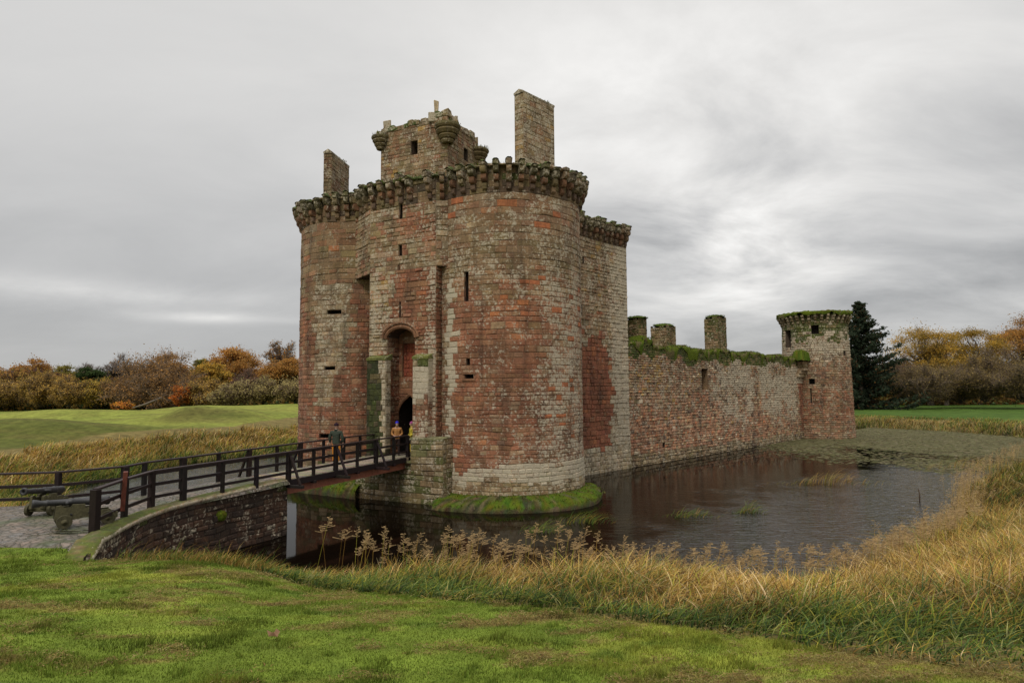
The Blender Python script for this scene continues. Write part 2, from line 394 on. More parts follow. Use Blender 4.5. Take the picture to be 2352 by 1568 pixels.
def reveal(mb, fn, ua, ub, za, zb, depth, c=DARK, back=True, zf=None):
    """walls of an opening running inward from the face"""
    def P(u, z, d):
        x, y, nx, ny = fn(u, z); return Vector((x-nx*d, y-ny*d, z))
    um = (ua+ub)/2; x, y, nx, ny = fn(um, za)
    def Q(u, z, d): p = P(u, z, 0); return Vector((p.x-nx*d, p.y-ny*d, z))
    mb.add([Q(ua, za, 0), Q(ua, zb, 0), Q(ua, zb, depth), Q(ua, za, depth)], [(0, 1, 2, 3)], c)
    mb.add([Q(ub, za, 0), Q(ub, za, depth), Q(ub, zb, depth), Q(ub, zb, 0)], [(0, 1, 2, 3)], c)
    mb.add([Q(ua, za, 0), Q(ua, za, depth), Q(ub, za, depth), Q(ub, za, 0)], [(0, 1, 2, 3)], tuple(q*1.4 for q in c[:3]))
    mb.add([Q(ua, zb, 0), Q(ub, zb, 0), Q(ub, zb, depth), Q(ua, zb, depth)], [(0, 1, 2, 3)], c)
    if back: mb.add([Q(ua, za, depth), Q(ua, zb, depth), Q(ub, zb, depth), Q(ub, za, depth)], [(0, 1, 2, 3)], tuple(q*.3 for q in c[:3]))  # back face painted near-black for the unlit interior
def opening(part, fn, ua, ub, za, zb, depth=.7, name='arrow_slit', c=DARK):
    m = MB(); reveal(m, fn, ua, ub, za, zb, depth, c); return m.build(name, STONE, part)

castle = empty('castle', (0, 40, 0))
tag(castle, 'ruined red sandstone castle with twin round gate towers standing in the dark moat', 'castle')
def cpart(mb, name, mat=STONE, parent=castle):
    """children keep world coordinates: undo the parent's offset"""
    o = mb.build(name, mat, parent)
    if parent is castle: o.location = (-castle.location.x, -castle.location.y, 0)
    return o

GA = R(28); gv = Vector((math.cos(GA), -math.sin(GA))); gu = Vector((math.sin(GA), math.cos(GA))); G0 = Vector((-4.94, 39.26))
def L2(a, b): p = G0+gv*a+gu*b; return (p.x, p.y)
C1, R1 = (-.3, 36.8), 4.2
C2, R2 = (-9.45, 41.7), 3.95
ZC = 15.85                                   # underside of the corbels
ZW = 17.1                                    # wall top behind the corbels

# ---- right gate tower
def colT1(ph, z):
    n = float(fb(ph*1.6, z*.22, 4, 1)); n2 = float(fb(ph*3.2, z*.5, 3, 2)); n3 = float(fb(ph*5, z*1.2, 3, 3))
    d = math.degrees(ph)
    if z < .55+n2*.9: return pick([(OLIVE, 2), (GREYB, 3), (PALE, 2)]), OLIVE, .5
    pl = .9+n2*1.3+max(0, (d+10)/110)
    if z < pl: return pick([(WHITE, 3.4), (PALE, 4), (GREY, 2), (PINK, .8)]), (.34, .31, .23), 1.15
    if -47 < d < -39+14*(n3-.5)+6*(n-.5) and 1 < z < 10.3+2*n: return pick([(WHITE, 4), (PALE, 3), (GREY, 1.2)]), (.36, .33, .25), 1.35
    if d < -42 and z < 11.5: return pick([(GREYB, 2), (BROWN, 3), (RED, 2), (OLIVE, 1), (PALE, .6)]), MORT, .5
    top = sm1(10.3, 12.6, z+(n-.5)*4)
    hi = sm1(13.2, 14.6, z+(n2-.5)*2)
    rightg = sm1(14, 40, d+(n2-.5)*26)*(1-top)
    orange = math.exp(-((z-10.2-(n-.5)*2)/1.5)**2)*sm1(-25, 0, d)+.7*rightg*(n3 > .52)
    ws = [(RED, 3.0*(1-top)*(1-.9*rightg)+.05), (BROWN, 2.4-1.2*top+1.9*hi), (GREYB, .35+4.2*top+1.5*rightg), (OLIVE, .05+2.6*top*(1-hi)),
          (ORANGE, .12+1.3*orange+.35*hi), (PINK, .5*(1-top)+.5*hi+.5*rightg), (GREY, .15+.9*rightg+.5*top), (PALE, .12+.35*(n2 > .6))]
    mort = tuple(a*(1-top*.5-rightg*.3)+b*(top*.5+rightg*.3) for a, b in zip((.20, .12, .075), MORT))
    li = .34+.40*rightg+.35*(n2-.4)+.14*top
    if orange > .55 and rnd.random() < .16 or hi > .5 and rnd.random() < .05: return pick([(ORANGE, 1)]), mort, .1
    return pick(ws, .52), mort, li
ph0, ph1 = R(-75), R(118)
def bat1(z): return .10*max(0, 1-z/3)
fT1 = arcfn(*C1, R1, ph0, bat1)
def hT(R_, ph0, dg, w): c = (R(dg)-ph0)*R_; return (c-w/2, c+w/2)
T1H = [(10.22, 11.75, hT(R1, ph0, -28.7, .27)), (6.95, 7.3, hT(R1, ph0, -27.4, .22)), (6.28, 6.5, hT(R1, ph0, -26.7, .52))]
mb = MB()
masonry(mb, fT1, (ph1-ph0)*R1, -.4, 7.9, lambda u, z: colT1(ph0+u/R1, z), ch=(.20, .27), bw=(.34, .68), holes=[(a, b, (lambda q: lambda z: q)(q)) for a, b, q in T1H], prot=.026)
masonry(mb, fT1, (ph1-ph0)*R1, 7.9, 12.6, lambda u, z: colT1(ph0+u/R1, z), ch=(.23, .30), bw=(.36, .7), holes=[(a, b, (lambda q: lambda z: q)(q)) for a, b, q in T1H], prot=.03)
masonry(mb, fT1, (ph1-ph0)*R1, 12.6, ZW, lambda u, z: colT1(ph0+u/R1, z) if z < ZC-.1 else (pick([(GREYB, 2), (OLIVE, 2), (DARK, 2), (MOSS, 1.2*(z > 16.5))]), (.14, .12, .08), .3), ch=(.30, .37), bw=(.45, .85), prot=.026)
ring = [(C1[0]+(R1-.9)*math.sin(a), C1[1]-(R1-.9)*math.cos(a), ZW-.5) for a in np.linspace(0, 6.283, 24, endpoint=False)]
mb.add(ring, [tuple(range(24))], MOSS)
towerR = cpart(mb, 'gate_tower')
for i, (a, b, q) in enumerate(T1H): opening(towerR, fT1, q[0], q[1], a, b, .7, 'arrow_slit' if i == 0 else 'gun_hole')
# splayed lip of the wide gun hole
q = T1H[2][2]
for zz, hgt_, nme in ((6.50, .10, 'lintel'), (6.17, .11, 'sill')):
    mm = MB()
    for k in range(4):
        u = q[0]-.12+k*(q[1]-q[0]+.24)/4
        x, y, nx, ny = fT1(u+.09, zz); tx, ty = -ny, nx; wdt = (q[1]-q[0]+.24)/8
        mm.box((0, 0, 0), (1, 1, 1), (*BROWN, .3), Matrix(((tx*wdt*2, nx*.06, 0, x-tx*wdt), (ty*wdt*2, ny*.06, 0, y-ty*wdt), (0, 0, hgt_, zz), (0, 0, 0, 1))))
    mm.build(nme, STONE, towerR)

# ---- left gate tower
def colT2(ph, z):
    n = float(fb(ph*1.6+9, z*.22, 4, 4)); n2 = float(fb(ph*3.2+4, z*.5, 3, 5)); d = math.degrees(ph)
    top = sm1(9.5, 12.2, z+(n-.5)*4)
    if -34 < d+(n2-.5)*9 < 2-max(0, 9.5-z)*3.2 and 4.9 < z < 11.8: return pick([(GREY, 3), (GREYB, 2.5), (PALE, .8+2.2*(z < 7.4))]), MORT, .55
    flank = sm1(-4, 8, d)*(1-top)
    lft = sm1(-42, -58, d)*(1-top)
    ws = [(RED, 2.2*(1-top)+.12+.8*lft), (BROWN, 2.6+1.4*flank-1.2*top), (GREYB, .4+3.6*top), (OLIVE, .1+1.9*top), (ORANGE, .06), (PINK, .35+.4*top+1.4*lft), (GREY, .12+.6*top), (PALE, .1), (DARK, .8*flank*(z < 6))]
    if z < 1.6: ws = [(OLIVE, 2), (GREYB, 2), (MOSS, 1), (PALE, 1)]
    return pick(ws), tuple(a*(1-top)+b*top for a, b in zip((.20, .135, .095), MORT)), .28+.2*(n2-.4)
p0b, p1b = R(-130), R(88)
fT2 = arcfn(*C2, R2, p0b)
T2H = [(10.17, 10.42, hT(R2, p0b, -13.5, .92)), (6.92, 7.12, hT(R2, p0b, -17, .72)), (3.0, 3.25, hT(R2, p0b, -21.6, .7))]
hh = [(a, b, (lambda q: lambda z: q)(q)) for a, b, q in T2H]
mb = MB(); U2 = (p1b-p0b)*R2
masonry(mb, fT2, U2, -.4, 12.2, lambda u, z: colT2(p0b+u/R2, z), ch=(.22, .30), bw=(.36, .7), holes=hh, prot=.032)
U2b = (R(6)-p0b)*R2
masonry(mb, fT2, U2b, 12.2, ZW-.1, lambda u, z: colT2(p0b+u/R2, z) if z < ZC-.2 else (pick([(GREYB, 2), (OLIVE, 2), (DARK, 2)]), (.14, .12, .08), .3), ch=(.30, .37), bw=(.45, .85), prot=.026)
ring = [(C2[0]+(R2-.9)*math.sin(a), C2[1]-(R2-.9)*math.cos(a), ZW-.6) for a in np.linspace(0, 6.283, 24, endpoint=False)]
mb.add(ring, [tuple(range(24))], MOSS)
towerL = cpart(mb, 'gate_tower')
for a, b, q in T2H: opening(towerL, fT2, q[0], q[1], a, b, .7, 'gun_hole')

# ---- gate wall: upper span, projecting bay, recess, piers, plinth
BF = -4.3; BL, BR = -1.04, 3.39
def colUp(u, z, o):
    n = float(fb(u*.5+o, z*.35, 4, 6)); n2 = float(fb(u*1.2+o, z*.8, 3, 7))
    red = sm1(.45, .62, n)*(1-sm1(15.4, 16.2, z)*.7)*sm1(1.2, 2.6, u)
    ws = [(RED, .4+3.2*red), (ORANGE, .6*red), (BROWN, 1.4), (GREYB, 2.6*(1-red)), (OLIVE, 1.1*(1-red)), (GREY, .9*(1-red)), (PALE, .5+1.0*(n2 > .55)*(1-red)), (PINK, .5)]
    return pick(ws), MORT, .5+.3*(n2-.5)
mb = MB()
SLA, SLB = 2.06, 2.30
pts = [L2(-3.0, -3.27), L2(BL, BF), L2(BR, BF), L2(3.95, -3.96)]
for i in range(3):
    f, L = linfn(pts[i], pts[i+1])
    H = []
    if i == 1: H = [(15.0, 16.0, lambda z: (2.00, 2.24)), (12.97, 13.57, lambda z: (1.98, 2.22)), (12.2, 12.5, lambda z: (1.92, 2.06))]
    o = i*3.3
    masonry(mb, f, L, 12.2, ZW-.1, (lambda o: lambda u, z: colUp(u, z, o) if z < ZC-.1 else (pick([(GREYB, 2), (OLIVE, 2), (DARK, 2)]), (.14, .12, .08), .3))(o), ch=(.24, .34), bw=(.35, .8), prot=.05, holes=H)
    if i == 1: upf = f
# soffits over the side slots
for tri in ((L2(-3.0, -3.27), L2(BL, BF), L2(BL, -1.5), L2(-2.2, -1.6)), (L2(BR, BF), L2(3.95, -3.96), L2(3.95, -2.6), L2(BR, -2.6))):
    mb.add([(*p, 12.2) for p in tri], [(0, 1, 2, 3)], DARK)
gatew = cpart(mb, 'gate_wall')
opening(gatew, upf, 2.00, 2.24, 15.0, 16.0, .7); opening(gatew, upf, 1.98, 2.22, 12.97, 13.57, .7)
# bay
def colBay(u, z):
    a = u+BL; n = float(fb(u*.6, z*.4, 4, 8)); n2 = float(fb(u*1.5, z*.9, 3, 9))
    left = 1-sm1(.1, 1.0, a+(n-.5)*1.6)
    if left > .5:
        if z < 7.4: return pick([(PALE, 2.5), (GREY, 2), (MOSS, 1.2), (OLIVE, 1.5)]), (.2, .2, .12), .6
        return pick([(PALE, 2.6), (PINK, 1.2), (GREY, 1.2), (OCHRE, .5), (RED, .9), (OLIVE, 1)]), (.24, .19, .12), .7
    right = sm1(2.5, 3.1, a)
    return pick([(RED, 3.2), (BROWN, 3), (ORANGE, .25), (PINK, .6), (PALE, .5+1.4*right*(n2 > .45)), (GREYB, .5)]), JOINT, .35+.5*right
bayf, BLn = linfn(L2(BL, BF), L2(BR, BF))
AL, AR = .22-BL, 2.05-BL
def archw(z):
    if z < 8.55: return (AL, AR)
    t = (z-8.55)/.5; m = (AL+AR)/2; h = (AR-AL)/2*math.sqrt(max(0, 1-t*t))
    return (m-h, m+h) if h > .05 else None
mb = MB()
masonry(mb, bayf, BLn, -.4, 12.2, colBay, ch=(.2, .31), bw=(.3, .8), prot=.06, holes=[(2.25, 8.55, archw), (8.55, 8.72, archw), (8.72, 8.88, archw), (8.88, 9.05, archw), (9.6, 10.47, lambda z: (2.04, 2.16))])
def colSide(u, z): return pick([(BROWN, 3), (RED, 2.4), (GREYB, 1), (PALE, .3+.8*(z > 10))]), JOINT, .3
f, L = linfn(L2(BR, BF), L2(BR, -2.6)); masonry(mb, f, L, -.4, 12.2, colSide, prot=.04, mj=.3)
f, L = linfn(L2(BL, -1.6), L2(BL, BF)); masonry(mb, f, L, -.4, 12.2, colSide, prot=.04)
# dark closing wall deep in each side slot
f, L = linfn(L2(-2.6, -1.6), L2(BL, -1.6)); masonry(mb, f, L, -.4, 12.2, colSide, prot=.04)
bay = cpart(mb, 'gate_bay')
opening(bay, bayf, 2.04, 2.16, 9.6, 10.47, .7)
# recess: jambs, vault, back wall with boarded panel and pointed doorway
BB = -3.3; mb = MB()
def colJ(u, z):
    n = float(fb(u*2, z*.7, 3, 12)); return pick([(BROWN, 3), (RED, 2), (GREY, 1.1*(n > .5)), (PALE, .7*(n > .55)), (PINK, .5)]), JOINT, .4
f, L = linfn(L2(BL+AL, BB), L2(BL+AL, BF))
f2 = lambda u, z: (lambda q: (q[0], q[1], gv.x, gv.y))(f(u, z))
def flipf(p, q): # wall seen from the gv side
    g, L = linfn(p, q); return (lambda u, z: g(u, z)), L
g1, Lg = linfn(L2(BL+AL, BF), L2(BL+AL, BB)); masonry(mb, g1, Lg, 2.2, 8.6, colJ, ch=(.25, .4), bw=(.4, .8), prot=.05)
g1, Lg = linfn(L2(BL+AR, BB), L2(BL+AR, BF)); masonry(mb, g1, Lg, 2.2, 8.6, colJ, ch=(.25, .4), bw=(.4, .8), prot=.03)
bf, Lb = linfn(L2(BL+AL-.3, BB), L2(BL+AR+.3, BB))
DLo, DHi = .24, 2.0                           # doorway in u of the back wall
def doorw(z):
    if z < 4.45: return (DLo, DHi)
    m = (DLo+DHi)/2; hw = (DHi-DLo)/2; Rr = 2*hw*.78
    # two-centred pointed arch
    dz = (z-4.45)/1.05; h = hw*(1-dz**1.9)
    return (m-h, m+h) if h > .06 else None
masonry(mb, bf, Lb, 2.2, 9.3, lambda u, z: (pick([(BROWN, 2.4), (RED, 3), (GREYB, .6)]), JOINT, .25), ch=(.25, .38), bw=(.4, .8), prot=.03,
        holes=[(2.2, 4.45, doorw)]+[(4.45+i*.15, 4.6+i*.15, doorw) for i in range(7)]+[(6.45, 8.3, lambda z: (.55, 1.75))])
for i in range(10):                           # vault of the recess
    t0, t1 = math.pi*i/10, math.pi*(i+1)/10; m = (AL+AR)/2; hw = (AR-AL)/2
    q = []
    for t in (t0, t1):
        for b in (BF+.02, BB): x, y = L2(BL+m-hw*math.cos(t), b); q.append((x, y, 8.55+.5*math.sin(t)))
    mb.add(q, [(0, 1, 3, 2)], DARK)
rec = cpart(mb, 'gate_recess')
mb = MB()
reveal(mb, bf, DLo-.1, DHi+.1, 2.2, 5.6, 3.2, (.03, .022, .018))  # gloom of the passage painted in as a near-black colour
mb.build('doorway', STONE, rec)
# moulded pointed arch round the doorway and the hood over the great arch
mb = MB()
def archtube(m, pts, r, col): m.tube(pts, r, 6, col, True, False)
P_ = []
for i in range(9):
    z = 4.45+1.05*i/8; h = (DHi-DLo)/2*(1-(i/8)**1.9); P_.append((z, h))
mmid = (DLo+DHi)/2
for s in (-1, 1):
    pl = []
    for z, h in [(2.3, (DHi-DLo)/2)]+P_: x, y, nx, ny = bf(mmid+s*h, z); pl.append((x+nx*.02, y+ny*.02, z))
    archtube(mb, pl, .09, (*BROWN, .1))
mb.build('door_arch', STONE, rec)
mb = MB(); pl = []; pl2 = []
for i in range(13):
    t = math.pi*i/12; m = (AL+AR)/2; hw = (AR-AL)/2+.10
    x, y = L2(BL+m-hw*math.cos(t), BF-.03); pl.append((x, y, 8.5+.62*math.sin(t)))
    x, y = L2(BL+m-(hw+.16)*math.cos(t), BF-.09); pl2.append((x, y, 8.52+.80*math.sin(t)))
archtube(mb, pl, .11, (*BROWN, .1)); archtube(mb, pl2, .08, (*BROWN, .3)); mb.build('hood_arch', STONE, bay)
mb = MB()                                     # weathered carved panel over the doorway
x0, y0, nx, ny = bf(.55, 7); 
Mx = Matrix(((gv.x, -nx, 0, x0), (gv.y, -ny, 0, y0), (0, 0, 1, 6.45), (0, 0, 0, 1)))
mb.box((0, .12, 0), (1.2, .2, 1.85), (.26, .07, .04, 0), Mx)
for k in range(6):
    for j in range(8):
        if rnd.random() < .8: mb.bevbox((.05+k*.19, .06+rnd.random()*.04, .05+j*.22), (.05+k*.19+.16, .13, .05+j*.22+.19), .02, (.25, .065+rnd.random()*.02, .035, 0), Mx)
for a_, b_2 in (((-.06, .0, -.08), (1.26, .14, 0)), ((-.06, 0, 1.85), (1.26, .14, 1.93)), ((-.07, 0, 0), (0, .14, 1.85))): mb.bevbox(a_, b_2, .015, (*BROWN, .1), Mx)
mb.build('carved_panel', STONE, rec)
# piers
def pier(a0, a1, b0, z0, z1, colf, sides, name='gate_pier'):
    mb = MB(); bk = BF+.03
    f, L = linfn(L2(a0, b0), L2(a1, b0)); masonry(mb, f, L, z0, z1, colf, ch=(.2, .3), bw=(.2, .42), prot=.035)
    f, L = linfn(L2(a1, b0), L2(a1, bk)); masonry(mb, f, L, z0, z1, lambda u, z: colf(9, z), ch=(.28, .42), bw=(.3, .6), prot=.02)
    f, L = linfn(L2(a0, bk), L2(a0, b0)); masonry(mb, f, L, z0, z1, lambda u, z: colf(0, z), ch=(.28, .42), bw=(.3, .6), prot=.02)
    # sloping mossy top
    p = [L2(a0-.03, b0-.05), L2(a1+.03, b0-.05), L2(a1+.03, bk+.1), L2(a0-.03, bk+.1)]
    vs = [(*p[0], z1), (*p[1], z1), (*p[2], z1+.22), (*p[3], z1+.22), (*p[0], z1-.12), (*p[1], z1-.12), (*p[2], z1-.1), (*p[3], z1-.1)]
    mb.add(vs, [(0, 1, 2, 3), (4, 5, 1, 0), (5, 6, 2, 1), (7, 4, 0, 3)], (.12, .14, .03, .4))
    return cpart(mb, name)
def colPL(u, z):
    n = float(fb(u*1.6+3, z*.5, 3, 14))
    k = sm1(.6, .95, u+(n-.5)*1.1)
    if u < 8 and k < .5 or z < 2.5: return pick([((.035, .052, .006), 4), ((.02, .032, .005), 4), (MOSS, .8), (DARK, 1.4), (OLIVE, .5)], .5), (.03, .04, .01), .1
    return pick([(PALE, 2.5), (GREY, 2), (WHITE, .7), (OLIVE, 1)]), (.16, .15, .09), .7
pier(-.84, .44, -4.7, -.4, 7.45, colPL, 1)
def colPR(u, z):
    n = float(fb(u*1.6+8, z*.8, 3, 15))
    if z > 7.0 and u < 8 and n > .42: return pick([(MOSSL, 2), (MOSS, 2), (PALE, 1)]), (.1, .12, .04), .4
    if z > 5.35+(n-.5)*1.2: return pick([(WHITE, 3), (PALE, 3.4), (GREY, 1)]), (.33, .30, .22), 1.4
    return pick([(BROWN, 3), (RED, 2.2), (PALE, .9), (WHITE, .6*(n > .5))]), JOINT, .55
pier(2.22, 3.2, -4.7, 3.3, 7.45, colPR, 1)
def colPlinth(u, z):
    n = float(fb(u*.8+1, z*.7, 3, 16))
    return pick([(OLIVE, 3), (GREYB, 2), (PALE, 1.0), (MOSS, .9+1.5*(n > .6)), ((.15, .17, .07), 1.6), (GREY, .6)]), (.13, .12, .07), .45
mb = MB(); zt = 3.28
f, L = linfn(L2(2.3, -4.95), L2(4.3, -4.95)); masonry(mb, f, L, 1.4, zt, colPlinth, ch=(.24, .34), bw=(.35, .7), prot=.05)
f, L = linfn(L2(2.3, BF), L2(2.3, -4.95)); masonry(mb, f, L, 1.4, zt, colPlinth, prot=.04)
f, L = linfn(L2(4.3, -4.95), L2(4.3, -3.9)); masonry(mb, f, L, -.4, zt, colPlinth, prot=.04)
f, L = linfn(L2(-1.35, -4.95), L2(4.3, -4.95)); masonry(mb, f, L, -.4, 1.4, colPlinth, ch=(.3, .4), bw=(.4, .8), prot=.045)
f, L = linfn(L2(-1.35, BF), L2(-1.35, -4.95)); masonry(mb, f, L, -.4, 1.4, colPlinth, prot=.04)
f, L = linfn(L2(-1.35, -4.8), L2(2.3, -4.8)); masonry(mb, f, L, 1.4, 2.1, colPlinth, prot=.04)
for a0, a1, zz in ((2.3, 4.3, zt), (-1.35, 2.3, 2.1)):
    mb.add([(*L2(a0-.04, -5.0), zz), (*L2(a1+.04, -5.0), zz), (*L2(a1+.04, BF+.1), zz+.06), (*L2(a0-.04, BF+.1), zz+.06), (*L2(a0-.04, -5.0), zz-.1), (*L2(a1+.04, -5.0), zz-.1)], [(0, 1, 2, 3), (4, 5, 1, 0)], (.16, .17, .08, .4))
plinth = cpart(mb, 'plinth')

# ---- east range wall and curtain
S0 = (4.92, 44.23); dC = (.680, .733)
def CW(s, off=0): n = (.733, -.680); return (S0[0]+dC[0]*s+n[0]*off, S0[1]+dC[1]*s+n[1]*off)
RE = 5.3
def colRange(u, z):
    s = u-2.5; n = float(fb(s*.5, z*.35, 4, 20)); n2 = float(fb(s*1.2, z*.8, 3, 21))
    if z < 1.1+n2*1.1: return pick([(PALE, 3), (GREY, 2), (OLIVE, .8), (WHITE, .8)]), (.2, .17, .11), .7
    lim = 1.9+1.5*sm1(11, 6, z)+(n-.5)*1.6
    if rnd.random() < sm1(.45, -.45, s-lim)*sm1(.9, -.9, z-(9.2+s*.35+(n2-.5)*2.5)): return pick([(RED, 5), (ORANGE, .8), ((.25, .095, .055), 2.5), (BROWN, 1.2)]), (.12, .07, .045), .16
    spk = sm1(2.4, 4.2, s)
    return pick([(GREYB, 3), (BROWN, 1.5), (GREY, 1.6), (PALE, .6+1.6*spk), (WHITE, 1.2*spk), (OLIVE, 1), (OCHRE, .7*(z > 12)), (PINK, .5)]), (.17, .14, .09), .55+.55*spk
mb = MB()
rf, RL = linfn(CW(-2.5, .05), CW(RE, .05), lambda z: .03*max(0, 3-z))
RH = [(14.25, 14.75, 2.5-.17, 2.5+.02), (10.66, 11.4, 2.5-.45, 2.5-.28)]
masonry(mb, rf, RL, -.4, ZW+.1, lambda u, z: colRange(u, z) if z < 16.2 else (pick([(DARK, 2), (OLIVE, 1), (GREYB, 1)]), JOINT, .3), ch=(.2, .3), bw=(.28, .6), prot=.06, holes=[(a, b, (lambda c, d: lambda z: (c, d))(c, d)) for a, b, c, d in RH])
f, L = linfn(CW(RE, .05), CW(RE, -6)); masonry(mb, f, L, -.4, ZW+.1, colRange, ch=(.22, .32), bw=(.3, .65), prot=.06)
f, L = linfn(CW(RE, -6), CW(-2.5, -6)); masonry(mb, f, L, 0, ZW-.3, colRange, ch=(.4, .5), bw=(.7, 1.2), prot=.04)
mb.add([(*CW(-2.5, -.2), 16.6), (*CW(RE, -.2), 16.6), (*CW(RE, -5.9), 16.6), (*CW(-2.5, -5.9), 16.6)], [(0, 1, 2, 3)], MOSS)
rangew = cpart(mb, 'range_wall')
for a, b, c, d in RH: opening(rangew, rf, c, d, a, b, .6)
CLn = 42.6-RE
def ztopC(u):
    return 9.05+.12*math.sin(u*.9)+.55*sm1(1.6, .4, abs(u-3.0))*0+(.45 if 2.1 < u < 3.4 else 0)+.3*(float(fb(u*.7, 3, 3, 30))-.5)
def colCurt(u, z):
    n = float(fb(u*.16, z*.28, 4, 22)); n2 = float(fb(u*.6, z*.8, 3, 23)); n3 = float(fb(u*.3+7, z*.2, 3, 24))
    if z > 8.55-.7*float(vn(u*.9, 5))*1.4: return pick([(MOSS, 3), (MOSSL, 2), (OLIVE, 1.5)]), (.05, .06, .015), .2
    if z < .5+n2*.5: return pick([(PALE, 1.4), (OLIVE, 2), (GREYB, 2), (DARK, .8)]), (.1, .09, .05), .5
    low = sm1(6.2, 2.6, z+(n-.5)*4.2)*(.45+.55*sm1(32, 20, u+(n2-.5)*8))
    right = sm1(9, 17, u+(n-.5)*9)*sm1(1.0, 4.5, z+(n2-.5)*3)
    och = sm1(.5, .62, n3)*sm1(6.5, 4, u)*sm1(4.5, 6, z)
    darkb = math.exp(-((u-4.2)/1.1)**2)*sm1(5, 3, z)
    endr = sm1(CLn-3.2, CLn-2.2, u+(n2-.5)*2)*sm1(6.8, 5.8, z)
    if endr > .5: return pick([(RED, 4), (BROWN, 2), (PINK, 1)]), JOINT, .2
    ws = [(GREYB, 2.2*(1-low)), (BROWN, 2.4), (PINK, .5), (OLIVE, .9*(1-low)), (PINK, .5+3.2*low), ((.40, .235, .14), 1.8*low), (ORANGE, .08+.5*low), (RED, .15+.45*low+2*darkb), (GREY, .8+.4*right), (PALE, .5+.8*right+.7*low), (WHITE, .15+.9*right*n2*2), (OCHRE, .15+2.6*och), (DARK, .4+1.3*right)]
    ws = [(tuple(min(.8, q*1.14) for q in c_), w_) for c_, w_ in ws]
    return pick(ws, .2), tuple(a*(1-low)+b*low for a, b in zip((.10, .075, .05), (.24, .16, .11))), .46+.50*right*sm1(.34, .60, n2)-.10*low+.10*sm1(.4, .6, n3)
mb = MB()
cf, CL_ = linfn(CW(RE, 0), CW(42.6, 0))
CH = [(5.6, 7.4, 16.85-RE, 18.0-RE), (1.1, 1.5, 10.0-RE, 10.35-RE)]
masonry(mb, cf, CL_, -.4, 10.2, colCurt, ch=(.17, .27), bw=(.25, .58), prot=.07, ztop=ztopC, gap=.018, mj=.15, holes=[(a, b, (lambda c, d: lambda z: (c, d))(c, d)) for a, b, c, d in CH])
f, L = linfn(CW(42.6, -1.7), CW(RE, -1.7)); masonry(mb, f, L, 0, 9, colCurt, ch=(.5, .6), bw=(1, 1.6), prot=.05)
curt = cpart(mb, 'curtain_wall')
opening(curt, cf, CH[0][2], CH[0][3], CH[0][0], CH[0][1], .9, 'window', GREYB); opening(curt, cf, CH[1][2], CH[1][3], CH[1][0], CH[1][1], .9, 'drain_hole')
# mossy ruined wall head
def mosscap(fn, U, zt, thick, name, parent, step=.16, prof=((.05, -.34), (.09, -.16), (.08, .0), (-.06, .12), (-.4, .2), (-.9, .2), (-1.5, .1), (-1.72, -.3)), sc=1, drip=.5):
    V = []; cols = []; n = int(U/step)+1; m = len(prof)
    for i in range(n+1):
        u = min(U, i*step); z = zt(u)
        dr = drip*max(0, float(vn(u*1.7, 2.2))-.35)*1.6
        for k, (d, dz) in enumerate(prof):
            x, y, nx, ny = fn(u, z); j = (float(fb(u*2.5, k*.9+d, 3, 33))-.5)
            dd = d+j*.14; zz = z+dz*sc+j*.5-(dr if k == 0 else dr*.4 if k == 1 else 0)
            V.append((x+nx*dd, y+ny*dd, zz)); g = float(fb(u*1.3, k*.7, 3, 35)); g2 = rnd.uniform(.8, 1.15)
            c = MOSSL if g > .5 else MOSS
            if g < .42: c = (.13, .105, .045)
            cols.append(tuple(q*g2 for q in c))
    F = [(i*m+k, (i+1)*m+k, (i+1)*m+k+1, i*m+k+1) for i in range(n) for k in range(m-1)]
    me = mesh_np(name, V, F, cols, MOSSM, True); return link(name, me, parent)
mosscap(cf, CL_, ztopC, 1.7, 'wall_moss', curt, sc=.45, drip=1.1)
def mossfuzz(points, n, r, name, parent, cols=(MOSSL, MOSS, (.16, .13, .05)), h=(.05, .16)):
    """little upright moss and grass spikes round given points"""
    V = []; F = []; cc = []
    for p in points:
        for _ in range(n):
            a = rnd.uniform(0, 6.28); d = r*rnd.random(); x, y, z = p[0]+d*math.cos(a), p[1]+d*math.sin(a), p[2]-.03
            hh = rnd.uniform(*h); b = rnd.uniform(0, 3.14); wd = rnd.uniform(.012, .04); k = len(V)
            V += [(x-wd*math.cos(b), y-wd*math.sin(b), z), (x+wd*math.cos(b), y+wd*math.sin(b), z), (x+rnd.uniform(-.05, .05), y+rnd.uniform(-.05, .05), z+hh)]
            F.append((k, k+1, k+2)); c = rnd.choice(cols); cc += [tuple(q*rnd.uniform(.7, 1.2) for q in c)]*3
    return tag(link(name, mesh_np(name, V, F, cc, GRASS), parent), kind='stuff')
mossfuzz([(lambda q: (q[0]-q[2]*.3, q[1]-q[3]*.3, ztopC(u)+.12))(cf(u, 9)) for u in np.arange(.2, CL_, .3)], 26, .4, 'wall_grass', curt)

